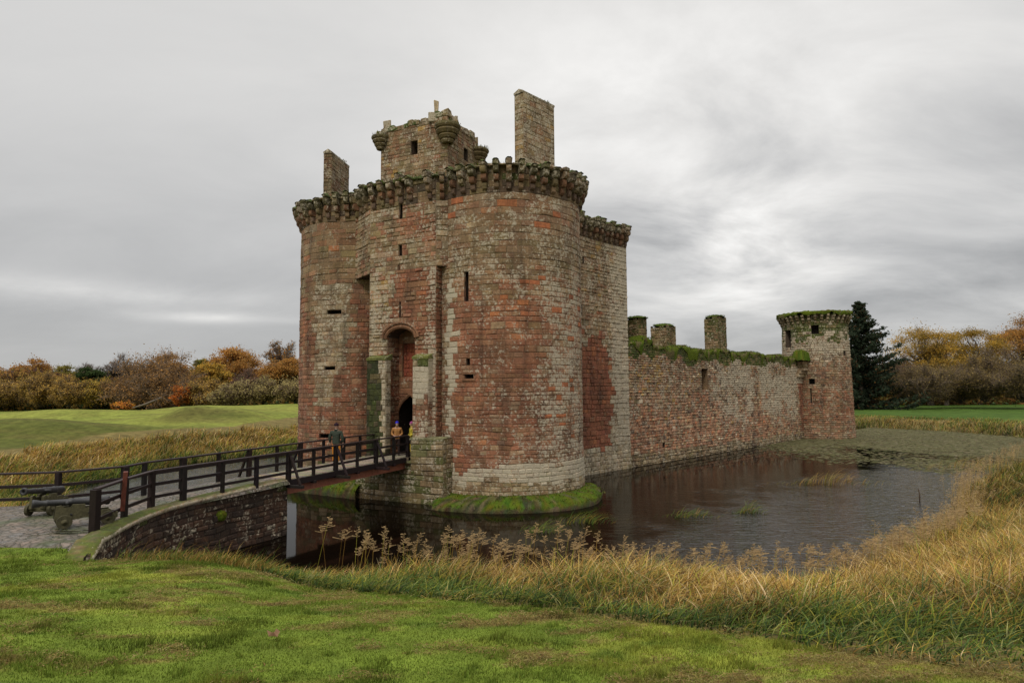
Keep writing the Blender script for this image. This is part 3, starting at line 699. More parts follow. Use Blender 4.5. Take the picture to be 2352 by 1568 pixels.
# ---- corbels
def corbel_mesh(seed, tiers=3, wd=.27, th=.40, pj=.165, cap=True, mossy=.3, pale=False):
    r = random.Random(seed); mb = MB()
    for k in range(tiers):
        z0 = k*th; out = pj*(k+1); w_ = wd*(.92+.05*k)*r.uniform(.93, 1.07)/2
        prof = [(-.1, z0+.02), (out-.20, z0+.02)]+[(out-.2+.2*math.sin(t), z0+.2-.18*math.cos(t)) for t in (R(25), R(50), R(75))]+[(out, z0+.24), (out-.01, z0+th-.015), (-.1, z0+th-.015)]
        j = [(r.uniform(-.012, .012), r.uniform(-.012, .012)) for _ in prof]
        n = len(prof); vs = [(s*w_*r.uniform(.94, 1), -(p[0]+j[i][0]), p[1]+j[i][1]) for s in (-1, 1) for i, p in enumerate(prof)]
        F = [tuple(range(n)), tuple(range(2*n-1, n-1, -1))]+[(i, i+n, (i+1) % n+n, (i+1) % n) for i in range(n)]
        c = r.choice([GREYB, BROWN, BROWN, OLIVE, (.16, .11, .08)] if k < 2 else [GREYB, OLIVE, (.20, .17, .11), (.11, .10, .05)])
        kk = r.uniform(.8, 1.1); c = ((.40, .36, .25) if r.random() < .75 else OLIVE) if pale else c; mb.add(vs, F, (*[q*kk*.82 for q in c], .2+.35*k/2))
    z = tiers*th; out = pj*tiers+.06
    if cap:
        kz = r.uniform(.12, .34)
        mb.bevbox((-wd*.58, -out, z), (wd*.58, .1, z+kz), .03, (*[q*.9 for q in ((.16, .13, .085) if r.random() > .5 else (.11, .11, .045))], .5), None, .025)
        z += kz
    # moss cushion
    if r.random() < mossy+.5:
        k0 = r.uniform(.7, 1.1); nx_, ny_ = 5, 7; V = []
        for i in range(nx_):
            for j in range(ny_):
                a, b = i/(nx_-1)*2-1, j/(ny_-1)
                hgt = (1-a**4)*math.sin(math.pi*min(1, b*1.1+.12))*.16*k0+r.uniform(-.03, .03)
                V.append((a*wd*.66, -(out+.04)*(1-b)+.15*b, z-.05+max(-.03, hgt)))
        mb.add(V, [(i*ny_+j, (i+1)*ny_+j, (i+1)*ny_+j+1, i*ny_+j+1) for i in range(nx_-1) for j in range(ny_-1)], r.choice([MOSSL, MOSS, MOSS, MOSS, (.09, .085, .03)]))
    return mb.mesh('corbel', STONE)
CM = [corbel_mesh(i) for i in range(12)]
CMs = [corbel_mesh(40+i, 3, .25, .34, .17, False, .0, True) for i in range(10)]
def corbel_row(parent, frames, z, meshes, jz=.04, skip=0, scale=1):
    for (x, y, nx, ny) in frames:
        if rnd.random() < skip: continue
        o = link('corbel', rnd.choice(meshes), parent, (x, y, z+rnd.uniform(-jz, jz)))
        o.rotation_euler = (0, 0, math.atan2(nx, -ny)+rnd.uniform(-.03, .03)); o.scale = (scale*rnd.uniform(.92, 1.1), rnd.uniform(.94, 1.04), rnd.uniform(.94, 1.06))
def arcframes(cx, cy, r, a0, a1, sp):
    n = max(1, round(R(a1-a0)*r/sp)); return [(cx+r*math.sin(a), cy-r*math.cos(a), math.sin(a), -math.cos(a)) for a in [R(a0)+(R(a1-a0))*(i+.5)/n for i in range(n)]]
corbel_row(towerR, arcframes(*C1, R1, -43, 106, .62), ZC-.02, CM)
corbel_row(towerL, arcframes(*C2, R2, -118, 2, .60), ZC-.12, CM)
for i in range(3):
    f, L = linfn(pts[i], pts[i+1]); n = max(1, round(L/.68))
    corbel_row(gatew, [f((k+.5)*L/n, 0) for k in range(n)], ZC-.08, CM, .08, .07 if i == 1 else 0)
f, L = linfn(CW(-2.3, .05), CW(RE, .05)); n = 12
corbel_row(rangew, [f((k+.6)*L/n, 0) for k in range(n)], ZC+.30, CM, .04)
f, L = linfn(CW(RE, .05), CW(RE, -6)); corbel_row(rangew, [f((k+.3)*L/9, 0) for k in range(9)], ZC+.30, CM, .04)
# moss and loose coping between corbel heads
def copings(parent, frames, z, dens=.8, name='coping'):
    mb = MB()
    for (x, y, nx, ny) in frames:
        if rnd.random() > dens: continue
        a = math.atan2(nx, -ny)+rnd.uniform(-.1, .1); Mx = Matrix.Translation((x, y, z)) @ Matrix.Rotation(a, 4, 'Z')
        w_ = rnd.uniform(.22, .5); c = rnd.choice([MOSS, MOSSL, OLIVE, GREYB, MOSS, (.15, .13, .07)])
        mb.bevbox((-w_, -rnd.uniform(.15, .5), -.06), (w_, .45, rnd.uniform(.05, .22)), .05, (*c, .4), Mx, .04)
    o = mb.build(name, STONE, parent)
    mossfuzz([(f_[0]+f_[2]*.1, f_[1]+f_[3]*.1, z+.12) for f_ in frames], 22, .33, 'wall_grass', parent)
    return o
copings(towerR, arcframes(*C1, R1-.15, -45, 118, .5), ZW+.02)
copings(towerL, arcframes(*C2, R2-.15, -128, 4, .5), ZW-.1)
fr = []
for i in range(3):
    f, L = linfn(pts[i], pts[i+1]); n = max(1, round(L/.5)); fr += [f((k+.5)*L/n, 0) for k in range(n)]
copings(gatew, fr, ZW-.08)
f, L = linfn(CW(-2.4, -.1), CW(RE, -.1)); copings(rangew, [f((k+.5)*L/15, 0) for k in range(15)], ZW+.35)

# ---- corner tower at the far end
C3, R3 = (35.8, 77.0), 3.55
def bat3(z): return .30*max(0, 1-z/12.5)
def colT3(ph, z):
    n = float(fb(ph*2, z*.3, 4, 50)); n2 = float(fb(ph*5, z*.9, 3, 51)); d = math.degrees(ph)
    t = sm1(7.5, 10.5, z+(n-.5)*3); b = sm1(6.8, 4.8, z+(n-.5)*2)*sm1(1.2, 2.6, z+(n2-.5))
    ms = sm1(9.6, 12.3, z+(n2-.5)*5)*.8
    if n2 < .66 and ms > .40+.3*n: return pick([(MOSS, 3), (OLIVE, 1.5), (MOSSL, .8)]), (.06, .07, .02), .5
    ws = [(PALE, .5+1.2*t+.6*(z < 1.8)), (WHITE, 1.2*t), (DARK, 1.6*t), (GREYB, 1.6), (BROWN, 1.6*(1-t)+.3), (RED, 2.2*b), (ORANGE, .5*b), (PINK, 1.5+1.0*(z < 3)), (OLIVE, .6*t), (GREY, .8), (DARK, .35)]
    return pick(ws), (.15, .12, .08), .4+.5*t
q0, q1 = R(-178), R(140); f3 = arcfn(*C3, R3, q0, bat3)
def h3(dg, w): c = (R(dg)-q0)*R3; return (c-w/2, c+w/2)
T3 = [(11.75, 12.75, h3(-24, .8), 'window'), (10.4, 12.4, h3(-78, 1.0), 'window'), (6.1, 6.7, h3(-32.4, .6), 'window'), (4.0, 5.6, h3(-34.5, .14), 'arrow_slit'), (9.3, 9.85, h3(31, .4), 'window')]
mb = MB(); masonry(mb, f3, (q1-q0)*R3, -.4, 14.1, lambda u, z: colT3(q0+u/R3, z), ch=(.22, .32), bw=(.28, .62), prot=.08, gap=.02, mj=.15, holes=[(a, b, (lambda q: lambda z: q)(q)) for a, b, q, _ in T3])
mb.add([(C3[0]+3*math.sin(a), C3[1]-3*math.cos(a), 13.6) for a in np.linspace(0, 6.283, 20, endpoint=False)], [tuple(range(20))], MOSS)
corner = cpart(mb, 'corner_tower')
for a, b, q, nme in T3: opening(corner, f3, q[0], q[1], a, b, .8, nme, (.09, .07, .055))
corbel_row(corner, arcframes(*C3, R3, -176, 120, .62), 12.95, CMs, .03)
mosscap(arcfn(*C3, R3+.25, q0), (q1-q0)*(R3+.25), lambda u: 14.2+.22*(float(vn(u*1.6, 8))-.4), 1, 'wall_moss', corner, .15, ((.28, -.14), (.34, 0), (.24, .10), (0, .18), (-.5, .1), (-.9, -.4)), 1, .25)
mossfuzz([(C3[0]+(R3+.3)*math.sin(a), C3[1]-(R3+.3)*math.cos(a), 14.3) for a in np.linspace(R(-120), R(120), 40)], 25, .35, 'wall_grass', corner)
# mossy corbelled garderobe where the curtain meets the tower
mb = MB(); gx, gy = CW(40.9, .0)
Mx = Matrix.Translation((gx, gy, 0)) @ Matrix.Rotation(math.atan2(.733, .680), 4, 'Z')
for k in range(3): mb.bevbox((-1.3+k*.15, -.25-.2*k, 6.9+k*.35), (1.2, .3, 7.25+k*.35), .04, (*(GREYB if k else PALE), .6), Mx, .03)
for k in range(4): mb.bevbox((-1.1, -.68, 7.95+.36*k), (1.25-.1*k, .3, 8.3+.36*k), .05, (*(OLIVE, GREYB, MOSS, MOSS)[k][:3], .5), Mx, .05)
gd = cpart(mb, 'garderobe')
V = []; cols = []
for i in range(13):
    for j in range(9):
        a, b = i/12*2-1, j/8*2-1; rr = min(1, math.hypot(a, b)); h = math.sqrt(max(0, 1-rr**2.2))*.75+rnd.uniform(-.07, .07)
        p = Mx @ Vector((a*1.75, -.15+b*.85, 9.25+h-(.5 if rr > .97 else 0))); V.append(p); cols.append([q*rnd.uniform(.7, 1.15) for q in (MOSSL if (i*j) % 3 else MOSS)])
link('wall_moss', mesh_np('wall_moss', V, [(i*9+j, (i+1)*9+j, (i+1)*9+j+1, i*9+j+1) for i in range(12) for j in range(8)], cols, MOSSM, True), gd)

# ---- keep with corner rounds, chimneys, ruined stubs
def boxtower(name, p, dirn, Lf, Ls, z0, z1f, colf, ch=(.24, .34), bw=(.35, .7), prot=.04, holes=(), solid=None, sideholes=()):
    """front wall ends at p (near right corner); side wall runs from p along dirn"""
    dx, dy = dirn; nx, ny = -dy, dx        # towards the front-left
    A = (p[0]+nx*Lf, p[1]+ny*Lf); B = p; Cc = (p[0]+dx*Ls, p[1]+dy*Ls); Dd = (A[0]+dx*Ls, A[1]+dy*Ls)
    mb = MB(); fs = []; zmax = max(z1f(i, t) for i in range(4) for t in np.linspace(0, 1, 9))
    for i, (a, b) in enumerate(((A, B), (B, Cc), (Cc, Dd), (Dd, A))):
        f, L = linfn(a, b); fs.append((f, L))
        H = [(h[0], h[1], (lambda c, d: lambda z: (c, d))(h[2], h[3])) for h in (holes if i == 0 else sideholes if i == 1 else ())]
        masonry(mb, f, L, z0, zmax, colf, ch=ch, bw=bw, prot=prot, holes=H, ztop=(lambda i, L: lambda u: z1f(i, u/L))(i, L))
    return mb, fs, (A, B, Cc, Dd)
KA = R(25); kd = (math.sin(KA), math.cos(KA)); KP = (-4.36, 44.0)
def ktop(i, t):
    if i == 0: return 24.55+.35*(float(vn(t*9, 3))-.3)+.3*(t > .62)
    return 24.5+.4*(float(vn(t*9+i*7, 5))-.5)
def colK(u, z):
    n = float(fb(u*.5, z*.4, 4, 60)); 
    return pick([(GREYB, 3), (BROWN, 2.4), (OLIVE, 1.5*(z > 20)+.4), (RED, .8*(z < 20)+.1), (PALE, .45), (OCHRE, .3), (GREY, .5)]), (.16, .135, .085), .45+.25*(n-.4)
mb, fs, cn = boxtower('k', KP, kd, 5.6, 4.5, 14.5, ktop, colK, prot=.035, holes=[(22.35, 23.35, 2.6, 3.15), (17.3, 19.35, .95, 1.85), (18.9, 20.0, 4.25, 4.5)], sideholes=[(22.3, 23.2, 2.3, 2.9)])
mb.add([(*cn[0], 24.2), (*cn[1], 24.2), (*cn[2], 24.2), (*cn[3], 24.2)], [(0, 1, 2, 3)], (.16, .14, .09, .4))
keep = cpart(mb, 'keep_tower')
for h in ((2.6, 3.15, 22.35, 23.35, 'window'), (.95, 1.85, 17.3, 19.35, 'doorway'), (4.25, 4.5, 18.9, 20.0, 'arrow_slit')): opening(keep, fs[0][0], h[0], h[1], h[2], h[3], .8, h[4], (.12, .085, .06))
opening(keep, fs[1][0], 2.3, 2.9, 22.3, 23.2, .8, 'window', (.1, .08, .06))
def bartizan(c, zr, parent, sc=1.0, lean=(0, 0)):
    mb = MB(); prof = [(.25, -1.15), (.42, -1.1), (.5, -.95), (.44, -.82), (.56, -.8), (.68, -.62), (.60, -.48), (.72, -.46), (.86, -.25), (.80, -.1), (.90, -.06), (.98, .06), (.96, .2), (.86, .26), (.78, .3), (.0, .36)]
    prof = [(r*sc, z*sc) for r, z in prof]
    mb.lathe(prof[:12], 20, Matrix.Translation((c[0], c[1], zr)), (*[q*.85 for q in OLIVE], .4), False)
    mb.lathe(prof[11:], 20, Matrix.Translation((c[0], c[1], zr)), (.10, .09, .035, .3), False)
    # broken stump of the round on top
    n = 12; 
    for k in range(n):
        a = 6.283*k/n
        if math.cos(a-lean[0]) > .1: continue
        h = rnd.uniform(.25, .85)*sc; Mx = Matrix.Translation((c[0]+.62*sc*math.cos(a), c[1]+.62*sc*math.sin(a), zr+.25*sc)) @ Matrix.Rotation(a, 4, 'Z')
        mb.bevbox((-.14, -.2, -.05), (.14, .2, h), .03, (*rnd.choice([GREYB, OLIVE, GREY]), .6), Mx, .03)
    o = mb.build('bartizan', STONE, parent)
    mossfuzz([(c[0]+.75*sc*math.cos(a), c[1]+.75*sc*math.sin(a), zr+.28*sc) for a in np.linspace(0, 6.2, 12)], 14, .25, 'wall_grass', parent, h=(.06, .3))
    return o
bartizan(cn[1], 23.75, keep, .95, (R(-90), 0)); bartizan(cn[0], 23.95, keep, .72, (R(-100), 0)); bartizan(cn[2], 23.55, keep, .85, (R(-30), 0))
mb = MB()                                    # ragged wall head and pinnacle
for k in range(64):
    side = k % 4; a, b = cn[side], cn[(side+1) % 4]; t = rnd.random(); x = a[0]+(b[0]-a[0])*t; y = a[1]+(b[1]-a[1])*t
    ax = math.atan2(b[1]-a[1], b[0]-a[0]); Mx = Matrix.Translation((x, y, ktop(side, t)-.12)) @ Matrix.Rotation(ax, 4, 'Z')
    mb.bevbox((-rnd.uniform(.15, .4), -.06, -.1), (rnd.uniform(.15, .4), .5, rnd.uniform(.12, .38)), .04, (*rnd.choice([GREYB, OLIVE, MOSS, OLIVE, GREY]), .6), Mx, .05)
px, py = cn[1][0]-.9, cn[1][1]+.55
mb.bevbox((px-.45, py-.2, 24.4), (px+.5, py+.35, 25.15), .05, (*GREY, .8), None, .05)
mb.bevbox((px-.1, py-.15, 25.1), (px+.22, py+.2, 25.95), .05, (*PALE, .8), None, .05)
px, py = cn[0][0]+.5, cn[0][1]-.1
mb.bevbox((px-.3, py-.2, 24.4), (px+.25, py+.3, 25.25), .05, (*GREYB, .8), None, .05)
mb.build('wall_head', STONE, keep)
def colCh(u, z): 
    n = float(fb(u*.8, z*.5, 4, 61)); return pick([(PALE, .9), (GREY, 1.4), (GREYB, 2.4), (BROWN, 1.6), (OCHRE, .9*(n > .5)), (OLIVE, 1.6)]), (.19, .16, .11), .62
def colCh2(u, z): return pick([(GREYB, 3), (BROWN, 1.5), (OLIVE, 2), (PALE, .4)]), (.19, .16, .11), .55
def chimney(p, ang, Lf, Ls, z0, zt, colf, name='chimney_stack', slope=(0, 0)):
    d = (math.sin(ang), math.cos(ang))
    mb, fs, cn = boxtower(name, p, d, Lf, Ls, z0, lambda i, t: zt, colf, ch=(.26, .38), bw=(.35, .75), prot=.03)
    # gabled coping slab
    A, B, Cc, Dd = cn; mid0 = ((A[0]+B[0])/2, (A[1]+B[1])/2); mid1 = ((Cc[0]+Dd[0])/2, (Cc[1]+Dd[1])/2)
    e = .07
    def ex(q, o): vx, vy = q[0]-o[0], q[1]-o[1]; l = math.hypot(vx, vy); return (q[0]+vx/l*e, q[1]+vy/l*e)
    ctr = ((A[0]+Cc[0])/2, (A[1]+Cc[1])/2); a2, b2, c2, d2 = (ex(q, ctr) for q in cn)
    vs = [(*q, zt) for q in (a2, b2, c2, d2)]+[(*q, zt+.13) for q in (a2, b2, c2, d2)]+[(*mid0, zt+.36), (*mid1, zt+.30)]
    mb.add(vs, [(0, 1, 5, 4), (1, 2, 6, 5), (2, 3, 7, 6), (3, 0, 4, 7), (4, 5, 8), (5, 6, 9, 8), (6, 7, 9), (7, 4, 8, 9)], (.19, .17, .11, .7))
    o = cpart(mb, name)
    mossfuzz([(A[0]+(Cc[0]-A[0])*t, A[1]+(Cc[1]-A[1])*t, zt+.27) for t in np.linspace(.15, .85, 8)], 14, .16, 'wall_grass', o)
    return o
chimney((.87, 43.0), R(43), .80, 3.3, 14, 25.85, colCh)
chimney((-12.9, 46.0), R(9), .62, 3.06, 13, 22.8, colCh2)
def colSt(u, z): return pick([(OLIVE, 3), (GREYB, 2), (MOSS, .9+2.5*(z > 10.6)), (PALE, .5)]), (.1, .09, .05), .4
for (x, y, lf, ls, z1) in ((9.9, 51.6, .9, 1.5, 11.35), (13.1, 55.2, 1.5, 1.6, 11.1), (19.6, 62.0, 1.35, 1.9, 12.6)):
    jit = rnd.random()*9
    mb, fs, cn = boxtower('stub', (x, y), (math.sin(R(43)), math.cos(R(43))), lf, ls, 7.5, (lambda z1, jit: lambda i, t: z1-.25*float(vn(t*6+jit, i)))(z1, jit), colSt, ch=(.16, .24), bw=(.25, .6), prot=.07)
    mb.add([(*q, z1-.1) for q in cn], [(0, 1, 2, 3)], MOSS)
    st = cpart(mb, 'ruined_chimney')
    ctr = ((cn[0][0]+cn[2][0])/2, (cn[0][1]+cn[2][1])/2)
    V = [(ctr[0]+(math.cos(6.283*k/14)*1.0)*r*.95, ctr[1]+math.sin(6.283*k/14)*r*.95, z1+.22*(1-r*r)+rnd.uniform(-.05, .05)) for r in (.15, .6, 1.0) for k in range(14)]
    link('wall_moss', mesh_np('wall_moss', V, [(j*14+k, j*14+(k+1) % 14, (j+1)*14+(k+1) % 14, (j+1)*14+k) for j in range(2) for k in range(14)], [MOSS]*len(V), MOSSM, True), st)
    mossfuzz([(ctr[0]+.6*math.cos(a), ctr[1]+.6*math.sin(a), z1+.1) for a in np.linspace(0, 6, 10)], 25, .4, 'wall_grass', st)
# west curtain hidden behind the left tower, and cross wall closing the court
mb = MB()
f, L = linfn((-6.5, 88), (-13.2, 44.5)); masonry(mb, f, L, -.4, 9, colCurt, ch=(.5, .6), bw=(1, 1.5), prot=.06)
f, L = linfn((34, 79), (-6.5, 88)); masonry(mb, f, L, -.4, 9, colCurt, ch=(.5, .6), bw=(1, 1.5), prot=.06)
cpart(mb, 'curtain_wall')

# ================================================================== ground, water
POLY = np.array([(-9.6, 17.7), (-7.8, 17.6), (-5.5, 17.5), (-3, 17.3), (1.5, 16.9), (5.6, 16.3), (8, 17.0), (11, 19.3), (14.8, 22.3), (17.6, 26), (21, 31), (25.5, 36.5), (33, 44), (41, 51), (50, 58), (56, 66), (57, 76), (55.5, 85), (50, 95), (42, 101), (20, 106), (0, 105), (-13, 97), (-17, 80), (-19.5, 68), (-20.5, 60), (-27, 53), (-27, 40), (-23.5, 31), (-17.5, 25.2), (-14.6, 23.9),
                 (-13.6, 25.5), (-12.4, 27.4), (-11.3, 28.0), (-9.0, 26.5), (-10.0, 24.4), (-10.8, 22.4), (-10.9, 20.5), (-10.5, 18.8)])
def sdist(x, y):
    """distance to the waterline, positive on land"""
    x = np.asarray(x, float); y = np.asarray(y, float); d = np.full(x.shape, 1e9); ins = np.zeros(x.shape, bool); n = len(POLY)
    for i in range(n):
        ax, ay = POLY[i]; bx, by = POLY[(i+1) % n]; ex, ey = bx-ax, by-ay
        t = np.clip(((x-ax)*ex+(y-ay)*ey)/(ex*ex+ey*ey), 0, 1)
        d = np.minimum(d, np.hypot(x-ax-t*ex, y-ay-t*ey))
        c = ((ay > y) != (by > y)) & (x < (bx-ax)*(y-ay)/(by-ay+1e-12)+ax); ins ^= c
    return np.where(ins, -d, d)
EX = np.array([-90, -12.5, -10.6, -8.4, -6.9, -5.0, -3.2, -1.4, .48, 1.6, 3.0, 3.6, 4.7, 7, 12, 30, 80.]); EY = np.array([17.1, 17.0, 16.2, 14.9, 14.3, 13.6, 12.3, 10.95, 9.75, 8.7, 7.5, 6.75, 6.2, 5.2, 2, -8, -30])
def edge(x): return np.interp(x, EX, EY)
def hgt(x, y, d=None):
    x = np.asarray(x, float); y = np.asarray(y, float)
    if d is None: d = sdist(x, y)
    near = np.clip(4.05-.132*np.maximum(y, -3), 1.92, 4.5)+np.clip(-x-6, 0, 12)*-.02
    wl = smooth(-13, -22, x)*smooth(22, 30, y)            # left field
    m = 1.7+(1.0+.95*smooth(-52, -30, x))*smooth(45, 75, y+x*.25)
    def bp(cx, cy, sx, sy, h): return h*np.exp(-((x-cx)/sx)**2-((y-cy)/sy)**2)
    m = m+bp(-43, 60, 9, 4.5, 2.2)+bp(-31, 63, 5, 5, .7)+bp(-37.5, 78, 2.5, 3, 2.0)+bp(-32.6, 79, 2.8, 3, 2.3)+bp(-27, 82, 3, 5, .9)+bp(-58, 84, 9, 6, 1.0)+bp(-45, 92, 7, 6, .9)+bp(-60, 58, 8, 5, 1.2)+bp(-28, 100, 12, 7, .8)-bp(-37, 69, 9, 3.5, .6)+.35*(fb(x*.16, y*.16, 3, 71)-.5)
    far = 1.15+.5*smooth(100, 140, y)
    g = near*(1-smooth(14, 40, y))+far*smooth(14, 40, y)
    rb = smooth(14, 26, x)*smooth(14, 26, y); g = g*(1-rb)+(1.5+.3*(fb(x*.2, y*.2, 3, 72)-.5))*rb
    g = g*(1-wl)+m*wl
    sl = (.34+.5*smooth(-3.5, -8, x)*smooth(26, 20, y))*(1-wl)+.16*wl; sl = sl*(1-rb)+.22*rb
    t = np.clip(d, 0, None)*sl
    z = g*np.tanh(1.75*t/g)
    z = z+.05*(fb(x*.8, y*.8, 3, 73)-.5)*smooth(0, 1, d)
    # level apron of the cobbled path
    xw = np.interp(y, [14, 15.5, 16.6, 18.2, 20, 22, 24], [-9.6, -10.0, -10.5, -10.95, -11.3, -11.35, -11.2])
    pa = smooth(15.0, 16.2, y)*smooth(22.6, 21.6, y)*smooth(0, -.5, x-xw)*smooth(-75, -60, x)
    z = z*(1-pa)+1.93*pa
    return np.where(d < 0, np.maximum(-1.6, d*.6-.08), z)
def lawncol(x, y):
    n = fb(x*.45, y*.6, 4, 80); n2 = fb(x*2.2, y*2.8, 4, 81); n3 = fb(x*1.1+y*.35, y*2.4-x*.6, 4, 82)
    G1 = np.array((.140, .190, .024)); G2 = np.array((.225, .245, .034)); G3 = np.array((.085, .135, .018)); TH = np.array((.235, .175, .055)); DB = np.array((.085, .060, .025))
    k = smooth(.38, .66, n)[..., None]; c = G1*(1-k)+G2*k
    k = smooth(.58, .74, n2)[..., None]*.7; c = c*(1-k)+G3*k
    e = edge(x)-y
    bandw = np.exp(-((e-1.3)/1.5)**2)*.105*smooth(-11, -6, x)+np.exp(-((e-3.2)/.8)**2)*.05*(x > -2)
    k = (smooth(.60, .70, n3+bandw)*smooth(.3, .6, n2)*.75)[..., None]; c = c*(1-k)+TH*k
    k = (smooth(.74, .80, n3*.6+n2*.45+bandw*.5)*.6)[..., None]; c = c*(1-k)+DB*k
    return c
def grid_axis(n, c, a, lo, hi):
    t0, t1 = math.asinh((lo-c)/a), math.asinh((hi-c)/a); return c+a*np.sinh(np.linspace(t0, t1, n))
gx = grid_axis(560, -2, 9, -1400, 1400); gy = grid_axis(560, 10, 9, -60, 1500)
XX, YY = np.meshgrid(gx, gy); DD = sdist(XX, YY); ZZ = hgt(XX, YY, DD)
V = np.stack([XX.ravel(), YY.ravel(), ZZ.ravel()], 1); nx_ = len(gx); ny_ = len(gy)
ii, jj = np.meshgrid(np.arange(nx_-1), np.arange(ny_-1)); a0 = (jj*nx_+ii).ravel()
F = np.stack([a0, a0+1, a0+1+nx_, a0+nx_], 1)
lc = lawncol(XX, YY); n = fb(XX*.11, YY*.11, 4, 83)[..., None]; n2 = fb(XX*.9, YY*.9, 3, 84)[..., None]
farc = np.array((.13, .165, .028))*(1-n)+np.array((.20, .205, .040))*n
farc = farc*(.85+.6*n2)
sh = np.clip((smooth(66, 60, YY+4*(n[..., 0]-.5))+np.exp(-((XX+37.5)/3)**2-((YY-75)/3)**2)+np.exp(-((XX+32.6)/3.2)**2-((YY-76)/3)**2))*smooth(-18, -30, XX)*.8, 0, 1)[..., None]; farc = farc*(1-sh)+np.array((.065, .070, .016))*sh*(.6+.8*n2)  # shade on camera-facing slopes of hillside and mounds painted into the turf colour
st_ = (smooth(.52, .64, fb(XX*.12, YY*.9, 4, 85))*smooth(-16, -24, XX)*.45)[..., None]; farc = farc*(1-st_)+np.array((.12, .10, .03))*st_
lr = (smooth(10, 25, XX)*smooth(70, 90, YY))[..., None]; farc = farc*(1-lr)+np.array((.062, .110, .017))*(.5+.8*n2)*lr
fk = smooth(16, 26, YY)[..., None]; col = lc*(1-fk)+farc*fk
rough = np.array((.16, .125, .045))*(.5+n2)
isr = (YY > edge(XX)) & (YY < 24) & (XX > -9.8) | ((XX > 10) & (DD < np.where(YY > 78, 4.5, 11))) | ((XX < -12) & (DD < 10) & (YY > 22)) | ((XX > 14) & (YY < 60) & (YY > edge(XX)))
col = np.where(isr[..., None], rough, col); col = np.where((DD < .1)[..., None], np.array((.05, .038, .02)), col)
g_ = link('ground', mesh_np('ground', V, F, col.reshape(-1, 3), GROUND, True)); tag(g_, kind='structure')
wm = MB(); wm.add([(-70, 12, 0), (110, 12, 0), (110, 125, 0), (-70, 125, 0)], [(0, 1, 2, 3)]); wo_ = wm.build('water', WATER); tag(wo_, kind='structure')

# cobbled path: level apron on the left and the causeway to the bridge
def axisP(Y, off=0): return (-11.3+.4696*(Y-21.6)-.905*off, Y+.426*off)      # near rail line, off = metres to the far side
mb = MB()
for poly in ([(-46, 15.6), (-10.45, 16.1), (-11.15, 18.6), (-11.55, 20.8), (-12.0, 21.3), (-12.9, 22.9), (-13.7, 22.4), (-15.2, 21.7), (-17, 21.4), (-46, 20.6)],):
    pass
NP = 60; V = []; cols = []
edgeN = [(-46, 16.9), (-20, 16.9), (-10.55, 16.1), (-10.9, 18), (-11.3, 20), (-11.35, 21.5)]+[axisP(y, -.15) for y in (22.5, 23.5, 24.5, 25.5, 26.45)]
edgeFar = [(-46, 20.9), (-24, 21.1), (-17.2, 21.5), (-15.4, 21.9), (-14.4, 22.5), (-13.7, 23.0)]+[axisP(y, 2.55) for y in (22.5, 23.5, 24.5, 25.5, 26.45)]
def resamp(P, n):
    P = np.array(P); s = np.r_[0, np.cumsum(np.hypot(*(P[1:]-P[:-1]).T))]; k = np.arange(len(P)); 
    return np.stack([np.interp(np.linspace(0, len(P)-1, n), k, P[:, q]) for q in (0, 1)], 1)
A_, B_ = resamp(edgeN, 81), resamp(edgeFar, 81); m = 24
for i in range(81):
    for j in range(m+1):
        t = j/m; p = A_[i]*(1-t)+B_[i]*t; kk = i/80
        z = 2.0-(.14 if j == 0 else 0)+.16*max(0, (p[1]-21)/6)+.02*(float(fb(p[0]*1.3, p[1]*1.3, 3, 90))-.5)+.05*math.sin(math.pi*t)
        V.append((p[0], p[1], z)); cols.append((.15, .12, .09))
pth = link('path', mesh_np('path', V, [(i*(m+1)+j, (i+1)*(m+1)+j, (i+1)*(m+1)+j+1, i*(m+1)+j+1) for i in range(80) for j in range(m)], cols, COBBLE, True)); tag(pth, kind='structure')
mb = MB(); 
for (cx, cy, rx, ry) in ((-11.75, 17.45, .32, .10), (-11.3, 17.6, .16, .06)):
    mb.add([(cx+rx*math.cos(a)*(1+.2*math.sin(3*a)), cy+ry*math.sin(a)*(1+.25*math.cos(2*a)), 2.078) for a in np.linspace(0, 6.283, 22, endpoint=False)], [tuple(range(22))])
o = mb.build('puddle', PUDDLE); tag(o, 'shallow bright rain puddle on the wet cobbles beside the front cannon', 'puddle')

# ------------------------------------------------------------------ causeway retaining wall
def colAb(u, z):
    n = float(fb(u*.7, z*.9, 4, 91)); n2 = float(fb(u*2, z*2, 3, 92))
    if z > 1.86: return pick([(PALE, 2), (WHITE, 1.2), (GREY, 1.4), (BROWN, 1.5)]), (.12, .1, .06), .95
    return pick([((.048, .031, .022), 3), ((.070, .038, .024), 3), ((.09, .05, .03), 1.4), (MOSS, .12+.5*(n > .6)), ((.04, .03, .024), 2)]), (.022, .015, .010), .24+.22*(n2 > .55)
abp = [(-9.95, 15.5), (-10.35, 16.6), (-10.75, 18.2), (-11.0, 19.7), (-11.05, 21.2), (-10.85, 22.3), (-10.4, 23.5), (-9.3, 26.0), (-9.05, 26.55)]
def polyfn(P, batter=None):
    P = [Vector(p) for p in P]; L = [0]
    for a, b in zip(P[:-1], P[1:]): L.append(L[-1]+(b-a).length)
    def f(u, z):
        u = min(max(u, 0), L[-1]); i = max(k for k in range(len(P)-1) if L[k] <= u+1e-9)
        t = (u-L[i])/(L[i+1]-L[i]); p = P[i].lerp(P[i+1], t)
        def nn(k): k = min(max(k, 0), len(P)-2); d = (P[k+1]-P[k]).normalized(); return Vector((d.y, -d.x))
        nv = (nn(i)*(1-abs(t-.5))+nn(i+1 if t > .5 else i-1)*abs(t-.5)).normalized(); b = batter(z) if batter else 0
        return p.x+nv.x*b, p.y+nv.y*b, nv.x, nv.y
    return f, L[-1]
